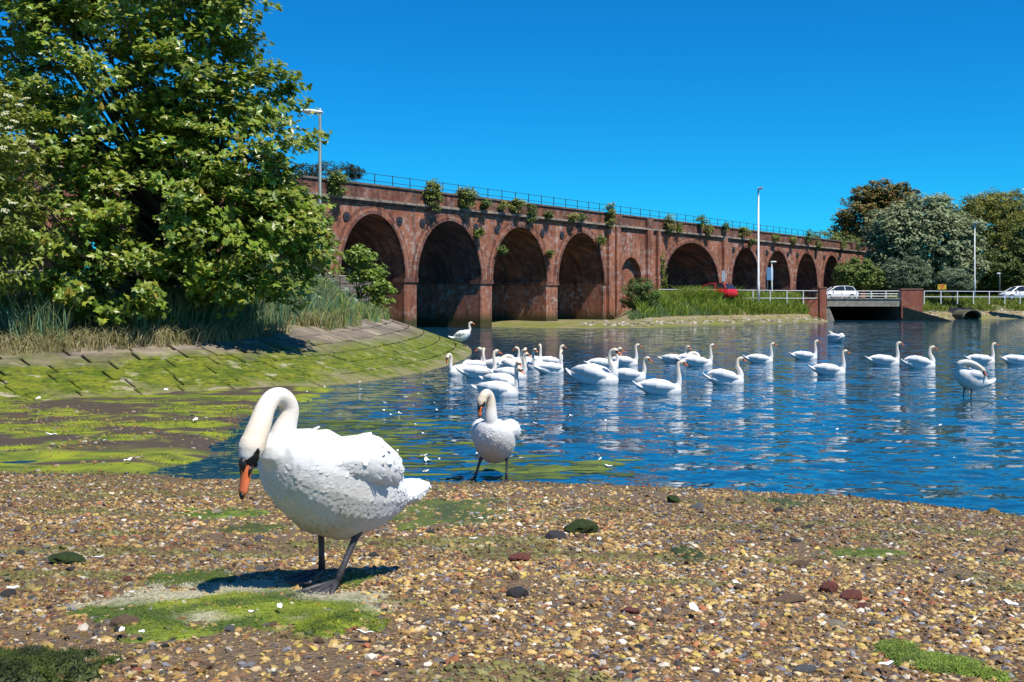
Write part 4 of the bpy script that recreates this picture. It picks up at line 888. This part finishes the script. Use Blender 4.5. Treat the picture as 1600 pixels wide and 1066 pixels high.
# ------------------------------------------------------------------ shingle
PALC = np.array([(.36,.24,.075),(.29,.17,.05),(.20,.11,.035),(.42,.31,.16),(.13,.075,.035),(.075,.062,.052),(.17,.165,.175),(.52,.46,.36),(.25,.085,.035),(.36,.27,.06),(.05,.04,.032),(.33,.19,.11)])
PALW = np.array([.16,.14,.12,.10,.11,.07,.07,.05,.05,.07,.04,.02])
bm = bmesh.new(); bmesh.ops.create_icosphere(bm, subdivisions=1, radius=1); IV = np.array([vv.co[:] for vv in bm.verts]); IF = np.array([[vv.index for vv in ff.verts] for ff in bm.faces]); bm.free()
def pebbles(n, y0, y1, s0, s1):
    Y = np.sqrt(rng.random(n)*(y1*y1-y0*y0)+y0*y0); X = (rng.random(n)-.5)*1.0*Y*1.12
    d = np.interp(X, SHX, SHY)-Y; keep = (d > -.25) & (rng.random(n) < np.clip(.95+3.5*(.5-fbm(X*.9, Y*.9, 60)), .3, 1)); X, Y = X[keep], Y[keep]; n = len(X)
    sz = s0*(s1/s0)**(rng.random(n)**2.2); Z = beach_z(X, Y)+sz*.10
    tv = IV[None]*(1+.35*(rng.random((n, 12, 1))-.5)); tv = tv*np.stack([np.ones(n), .55+.4*rng.random(n), .3+.3*rng.random(n)], 1)[:,None,:]
    th = rng.random(n)*6.283; ct, st = np.cos(th)[:,None], np.sin(th)[:,None]; tx_, ty_ = rng.normal(size=(2, n))*.25
    x = tv[:,:,0]*ct-tv[:,:,1]*st; y = tv[:,:,0]*st+tv[:,:,1]*ct; z = tv[:,:,2]+x*tx_[:,None]+y*ty_[:,None]
    V = np.stack([x, y, z], 2)*sz[:,None,None]+np.stack([X, Y, Z], 1)[:,None,:]
    c = PALC[rng.choice(len(PALC), n, p=PALW)]*(.95+.8*rng.random((n,1)))
    wetk = (.55+.45*np.clip((np.interp(X, SHX, SHY)-Y)/.9, 0, 1))*(.68+.32*np.clip((fbm(X*.6, Y*1.1, 77)-.38)*6, 0, 1)); c = c*wetk[:,None]
    gm = np.clip((fbm(X*1.4, Y*2.4, 81)+.3*(fbm(X*7, Y*7, 83)-.47)-.57)*9, 0, .75)[:,None]; c = c*(1-gm)+np.array([.12,.135,.025])*gm
    return V.reshape(-1,3), (IF[None]+(np.arange(n)*12)[:,None,None]).reshape(-1,3), np.repeat(c, 12, axis=0)
vs_, fs_, cs_ = [], [], []; off = 0
for a in ((46000,2.4,5.4,.0045,.020),(30000,5.4,8.2,.007,.026),(24000,8.2,12.3,.010,.030)):
    v, f, c = pebbles(*a); vs_.append(v); fs_.append(f+off); cs_.append(c); off += len(v)
tag(link('shingle', mesh_np('shingle', np.vstack(vs_), np.vstack(fs_), np.vstack(cs_)), PEB), 'loose brown and ochre flint shingle covering the foreground beach', 'shingle', kind='stuff')
def gpt(px, py):                         # photo pixel on the beach
    Y = 5.0
    for _ in range(30): Y = F*(CH-float(beach_z((px-800)*Y/F, Y)))/(py-HZ)
    return Vector(((px-800)*Y/F, Y, float(beach_z((px-800)*Y/F, Y))))
def stone_mesh(name, colr, seed, sub=2, weed=False):
    b = bmesh.new(); bmesh.ops.create_icosphere(b, subdivisions=sub, radius=1); rs = np.random.default_rng(seed); pl = rs.normal(size=(9,3)); pl /= np.linalg.norm(pl, axis=1, keepdims=True); ds = .62+.35*rs.random(9)
    for vv in b.verts:
        p = np.array(vv.co)
        for nrm, dd in zip(pl, ds):
            k = p @ nrm
            if k > dd: p = p-nrm*(k-dd)*.9
        vv.co = p*(1+.06*rs.normal())
    m_ = bpy.data.meshes.new(name); b.to_mesh(m_); b.free()
    m_.materials.append(mat('stone_'+name+str(seed), colr, .75, noise=(6, tuple(x*.45 for x in colr), .7), bump=(18, .03)) if not weed else mat('weed_rock', (.06,.10,.012), .8, noise=(6, (.02,.03,.008), .8), bump=(25, .06))); return m_
SM = {'grey':stone_mesh('grey',(.17,.17,.17),1),'brown':stone_mesh('brown',(.22,.14,.085),2),'red':stone_mesh('red',(.24,.075,.05),3),'dark':stone_mesh('dark',(.07,.065,.065),4),'pale':stone_mesh('pale',(.46,.40,.30),5),'ochre':stone_mesh('ochre',(.38,.25,.08),6),'weed':stone_mesh('weed',(.1,.1,.1),7,3,True)}
def stone(kind, px, py, wpx, flat, label, group=None, rz=None):
    q = gpt(px, py); o = link('stone', SM[kind], None); s = wpx*q.y/F/2; o.location = q+Vector((0,0,s*flat*.35)); o.scale = (s, s*random.uniform(.65,.9), s*flat); o.rotation_euler = (random.gauss(0,.12), random.gauss(0,.12), random.uniform(0,6.28) if rz is None else rz); tag(o, label, 'stone', group)
stone('weed', 908, 833, 56, .55, 'green weed-covered rock on the shingle', rz=0)
stone('dark', 868, 842, 40, .45, 'dark grey stone touching the weed-covered rock')
stone('ochre', 940, 845, 24, .5, 'bright ochre pebble beside the weed-covered rock')
stone('grey', 405, 845, 20, .7, 'smooth grey pebble behind the stooping swan\'s legs')
stone('weed', 105, 880, 66, .35, 'low mossy brown lump alone on the shingle')
stone('red', 200, 908, 20, .6, 'small rust-red stone near the mossy lump')
stone('dark', 12, 932, 36, .5, 'dark stone half sunk in the shingle edge by the mossy lump')
stone('brown', 195, 978, 52, .5, 'pinkish brown boulder at the end of the algae mat')
stone('grey', 358, 986, 26, .5, 'flat grey stone below the algae mat')
stone('red', 812, 876, 44, .4, 'dull red flat stone inland of the weed-covered rock')
stone('red', 985, 957, 40, .3, 'flat dark red stone lying alone')
stone('red', 1296, 925, 36, .7, 'angular red brick fragment, tallest of the broken pieces')
stone('red', 1330, 937, 44, .5, 'dark red brick fragment beside the tallest broken piece')
stone('red', 1348, 950, 26, .4, 'small red brick chip below the broken pieces')
stone('dark', 808, 932, 38, .6, 'rounded charcoal stone inland of the dull red stone')
stone('brown', 1248, 885, 36, .4, 'flat brown stone near the white feathers')
stone('brown', 1225, 940, 70, .22, 'long flat brown slab beside the broken brick')
stone('grey', 1255, 1050, 44, .4, 'blue-grey stone near the bright green weed')
stone('ochre', 1552, 804, 22, .7, 'yellow stone at the water\'s edge')
stone('weed', 938, 756, 20, .6, 'small weedy rock on the waterline')
stone('weed', 1052, 785, 26, .6, 'dark weedy rock just above the waterline')
stone('pale', 1305, 978, 30, .5, 'creamy white flint lump')
stone('grey', 1090, 796, 26, .6, 'grey stone near the dark weedy rock')
for k in range(110):
    kd = random.choice(['grey','brown','dark','pale','ochre','brown']); py = 775+285*random.random()**.8
    stone(kd, random.uniform(5, 1595), py, random.uniform(12, 24), random.uniform(.35,.65), {'grey':'grey flint cobble among the shingle','brown':'brown flint cobble among the shingle','dark':'near-black flint cobble among the shingle','pale':'cream flint cobble among the shingle','ochre':'ochre flint cobble among the shingle'}[kd], kd+' cobbles on the beach')
# algae mats
def algae(label, px, py, wpx, hpx, c1, c2, seed, n=900, pale=0, lift=.004):
    q = gpt(px, py); yA, yB = gpt(px, py-hpx/2).y, gpt(px, py+hpx/2).y; rx, ry = wpx*q.y/F/2, abs(yA-yB)/2
    M_ = 46; X, Y = np.meshgrid(np.linspace(-1.25, 1.25, M_), np.linspace(-1.25, 1.25, M_)); rr_ = np.hypot(X, Y)+1.7*(fbm(X*1.9+seed, Y*1.9, seed)-.47)+.8*(fbm(X*6, Y*6+seed, seed+3)-.47)
    k = np.clip((1-rr_)/.35, 0, 1); Z = beach_z(q.x+X*rx, q.y+Y*ry)+k*lift*(.8+1.6*fbm(X*5, Y*5, seed+5))+.003*k-.012*(k <= 0)
    i = np.arange(M_*M_).reshape(M_, M_); f = np.stack([i[:-1,:-1].ravel(), i[:-1,1:].ravel(), i[1:,1:].ravel(), i[1:,:-1].ravel()], 1); f = f[(k.ravel()[f] > 0).any(axis=1)]
    t_ = np.clip(fbm(X*3, Y*3, seed+8)*2.6-.8, 0, 1).ravel()[:,None]; c = np.array(c1)*t_+np.array(c2)*(1-t_)
    if pale: pk = np.clip((fbm(X*1.6, Y*2, seed+9).ravel()-.47+.35*Y.ravel())*6, 0, 1)[:,None]*pale; c = c*(1-pk)+np.array([.50,.45,.32])*pk
    v = np.stack([(X*rx).ravel(), (Y*ry).ravel(), Z.ravel()-q.z], 1)
    root = tag(empty('algae_mat', q[:]), label, 'algae'); link('mat_sheet', mesh_np('mat_sheet', v, f, c), mat('algae', attr=True, rough=.6, spec=.4, noise=(50, (.05,.07,.01), .5), bump=(45, .02)), root, True)
    idx = rng.choice(np.nonzero(k.ravel() > .15)[0], n); pp = v[idx]+np.stack([rng.normal(size=n)*rx*.03, rng.normal(size=n)*ry*.03, np.zeros(n)], 1)
    L = .012+.026*rng.random(n); az = rng.random(n)*6.283; dv = np.stack([np.cos(az), np.sin(az), np.zeros(n)], 1); sd_ = np.stack([-np.sin(az), np.cos(az), np.zeros(n)], 1)*.0014
    V = np.stack([pp-sd_, pp+sd_, pp+dv*L[:,None]*.5+sd_+[0,0,.006], pp+dv*L[:,None]*.5-sd_+[0,0,.006], pp+dv*L[:,None]+[0,0,.002]], 1).reshape(-1, 3); ii = np.arange(n)[:,None]*5
    fs = [tuple(x) for x in (ii+[[0,1,2,3]]).tolist()]+[tuple(x) for x in (ii+[[3,2,4]]).tolist()]
    tag(link('strands', mesh_np('strands', V, fs, np.repeat(c[idx]*(.7+.7*rng.random((n,1))), 5, axis=0)), BLADE, root), kind='stuff')
GA, GB = (.24,.29,.02), (.07,.11,.012)
algae('pale sandy algae mat in front of the stooping swan\'s foot', 350, 948, 430, 76, GA, GB, 11, 3000, .9)
algae('green algae tongue reaching out below the swan\'s webbed foot', 525, 972, 140, 36, GA, GB, 12, 900)
algae('dark moss patch under the stooping swan', 300, 905, 110, 26, (.10,.13,.02), GB, 13, 600)
algae('mossy patch behind the stooping swan\'s tail', 705, 793, 150, 42, (.15,.18,.02), (.06,.08,.015), 14, 700)
algae('thin bright algae strip under the lowered bill', 345, 803, 120, 16, (.22,.30,.03), GB, 15, 500)
algae('dark green weed heap at the near corner of the shingle', 60, 1050, 200, 44, (.07,.10,.01), (.03,.04,.01), 16, 2200, 0, .02)
algae('bright green weed near the blue-grey stone', 1430, 1030, 105, 40, (.22,.30,.04), (.09,.14,.02), 17, 1600)
algae('bright green weed beside the larger bright patch', 1515, 1046, 80, 34, (.24,.34,.04), (.12,.18,.02), 18, 700)
algae('thin weed streak near the white feathers', 1345, 864, 150, 12, (.18,.22,.04), GB, 19, 500)
algae('small moss tuft beside the swan\'s webbed foot', 552, 908, 50, 20, (.14,.20,.02), GB, 20, 250)
algae('dark weed strip above the waterline', 1230, 786, 60, 12, (.07,.09,.015), (.03,.04,.01), 21, 200)
algae('brown-green weed strip behind the stooping swan\'s legs', 395, 827, 90, 16, (.10,.12,.02), (.05,.06,.015), 22, 300)
algae('mossy streak beside the flat dark red stone', 1080, 870, 50, 26, (.07,.09,.015), (.03,.04,.01), 23, 300)
# floating weed in the shallows
vs_, fs_, cs_ = [], [], []
for k in range(260):
    if k < 190: px, py = random.gauss(600, 95), random.choice([random.gauss(680, 14), random.gauss(705, 16), random.gauss(655, 14), random.gauss(735, 10)])
    else: px, py = random.gauss(850, 60), random.gauss(733, 9)
    if py < 640 or py > 748 or px < 380: continue
    q = G(px, py, .006); rx_ = random.uniform(.04,.28); ry_ = rx_*random.uniform(.2,.6); n0 = len(vs_); M_ = 11; ph = random.random()*6
    vs_.append((q.x, q.y, .014)); cc_ = random.choice([(.09,.13,.012),(.14,.18,.015),(.05,.075,.012)]); cs_.append(cc_)
    for m_ in range(M_):
        a = 6.283*m_/M_; r = 1+.35*math.sin(3*a+ph)+random.uniform(-.25,.25); vs_.append((q.x+rx_*r*math.cos(a), q.y+ry_*r*math.sin(a), .003)); cs_.append(cc_)
    fs_ += [(n0, n0+1+m_, n0+1+(m_+1)%M_) for m_ in range(M_)]
tag(link('floating_weed', mesh_np('floating_weed', vs_, fs_, cs_), mat('algae')), 'green weed floating in the shallows behind the stooping swan', 'algae', kind='stuff')
# feathers
fm = MB(); b0 = []
for i in range(7):
    f_ = i/6; x = (f_-.5)*1.0; w_ = .22*math.sin(math.pi*min(1, .08+.86*f_))**.7; zc = .30*(f_-.4)**2+.03*math.sin(9*f_)
    fm.v += [(x, -w_, zc+.10*w_*4), (x, 0, zc), (x, w_, zc+.10*w_*4)]
for i in range(6):
    for e_ in range(2): fm.f.append((i*3+e_, (i+1)*3+e_, (i+1)*3+e_+1, i*3+e_+1))
fmm = fm.mesh('feather'); fmm.materials.append(mat('white_down', (.8,.8,.8), .8)); fmm.polygons.foreach_set('use_smooth', np.ones(len(fmm.polygons), bool))
def feather(q, L, label, group):
    o = link('feather', fmm, None); o.location = q; o.scale = (L, L*random.uniform(.7,1.2), L*random.uniform(1,2)); o.rotation_euler = (random.gauss(0,.15), random.gauss(0,.15), random.uniform(0,6.28)); tag(o, label, 'feather', group)
for px, py in ((156,880),(395,970),(438,962),(203,938),(190,1000),(222,1003),(570,1005),(937,852),(1262,878),(1315,880),(1395,860),(1355,917),(1150,923),(1510,920),(1180,830),(1385,1054),(1085,965),(1580,955),(1418,950),(655,845),(740,850),(20,930)):
    feather(gpt(px, py)+Vector((0,0,.025)), random.uniform(.03,.055), 'small white feather lying on the shingle', 'feathers on the shingle')
for k in range(75):
    if k < 26: px, py = random.uniform(470, 720), random.uniform(596, 650)
    elif k < 48: px, py = random.uniform(620, 900), random.uniform(650, 748)
    else: px, py = random.uniform(880, 1590), random.uniform(520, 770)
    if px > 1250 and py > 745: continue
    q = G(px, py, .01); feather(Vector((q.x, q.y, .02)), random.uniform(.05,.09), 'white feather floating on the water', 'feathers on the water')
for px, py in ((20,598),(110,572),(260,625),(80,680),(200,720),(160,690),(305,655),(330,690),(60,640)):
    q = G(px, py, .08); q.z = float(beach_z(q.x, q.y))+.03 if py > 640 else .25; feather(q, random.uniform(.1,.16), 'white feather caught on the muddy weed', 'feathers on the mud')

n = 9000; X = rng.uniform(-9, -1.2, n); Y = rng.uniform(12.1, 21, n); Z = beach_z(X, Y)
a_ = np.clip((fbm(X*.8+4, Y*1.5, 40)-.44)*9, 0, 1); keep = (a_ > .35) & (Z > -.01); pts = np.stack([X, Y, Z+.002], 1)[keep]
grass('algae_strands', pts, .035, .006, [(.30,.36,.012),(.22,.28,.012),(.12,.18,.012),(.36,.38,.05)], 2.2, 'bright yellow-green algae strands on the mud below the slope', 'algae')
vs_, fs_, cs_ = [], [], []
for k in range(900):
    X = random.uniform(5, 70)
    if 29.5 < X < 39: continue
    Y = float(np.interp(X, FW[:,0], FW[:,1]))+random.gauss(2.6, 1.3); sz = random.uniform(.06,.24); z = float(far_z(X, Y)); n0 = len(vs_)*12
    vs_.append(IV*(1+.5*(rng.random((12,1))-.5))*np.array([1,.8,.55])*sz+np.array([X, Y, z])); fs_.append(IF+n0); cs_.append(np.repeat(np.array([random.choice([(.42,.36,.27),(.3,.25,.18),(.5,.45,.36),(.14,.13,.08),(.16,.17,.05)])]), 12, axis=0))
tag(link('shore_stones', mesh_np('shore_stones', np.vstack(vs_), np.vstack(fs_), np.vstack(cs_)), PEB), 'pale rubble scattered along the far shore', 'stones', kind='stuff')

n = 3500; X = rng.uniform(-9, -1.5, n); Y = rng.uniform(12.2, 19.5, n); Z = beach_z(X, Y); kp = (fbm(X*1.1, Y*1.1, 90) > .46) & (Z > 0); X, Y, Z = X[kp], Y[kp], Z[kp]; n = len(X)
V = IV[None]*(1+.4*(rng.random((n,12,1))-.5))*np.array([1,.8,.5])*(.012+.03*rng.random(n)**2)[:,None,None]+np.stack([X, Y, Z], 1)[:,None,:]
tag(link('mud_pebbles', mesh_np('mud_pebbles', V.reshape(-1,3), (IF[None]+(np.arange(n)*12)[:,None,None]).reshape(-1,3), np.repeat(PALC[rng.choice(len(PALC), n, p=PALW)]*.8, 12, axis=0)), PEB), 'sparse pebbles strewn over the dark mud by the slope', 'pebbles', kind='stuff')

def verge(n, x0, x1, d0, d1):
    o = []
    for _ in range(n):
        X = random.uniform(x0, x1); Y = float(np.interp(X, FW[:,0], FW[:,1]))+random.uniform(d0, d1); o.append((X, Y, float(far_z(X, Y))-.05))
    return o
grass('verge_grass', verge(2600, 14.5, 21, 8.6, 11), 1.35, .03, [(.18,.26,.025),(.25,.31,.04),(.12,.18,.025)], .6, 'taller green grass hiding the lower half of the red car')
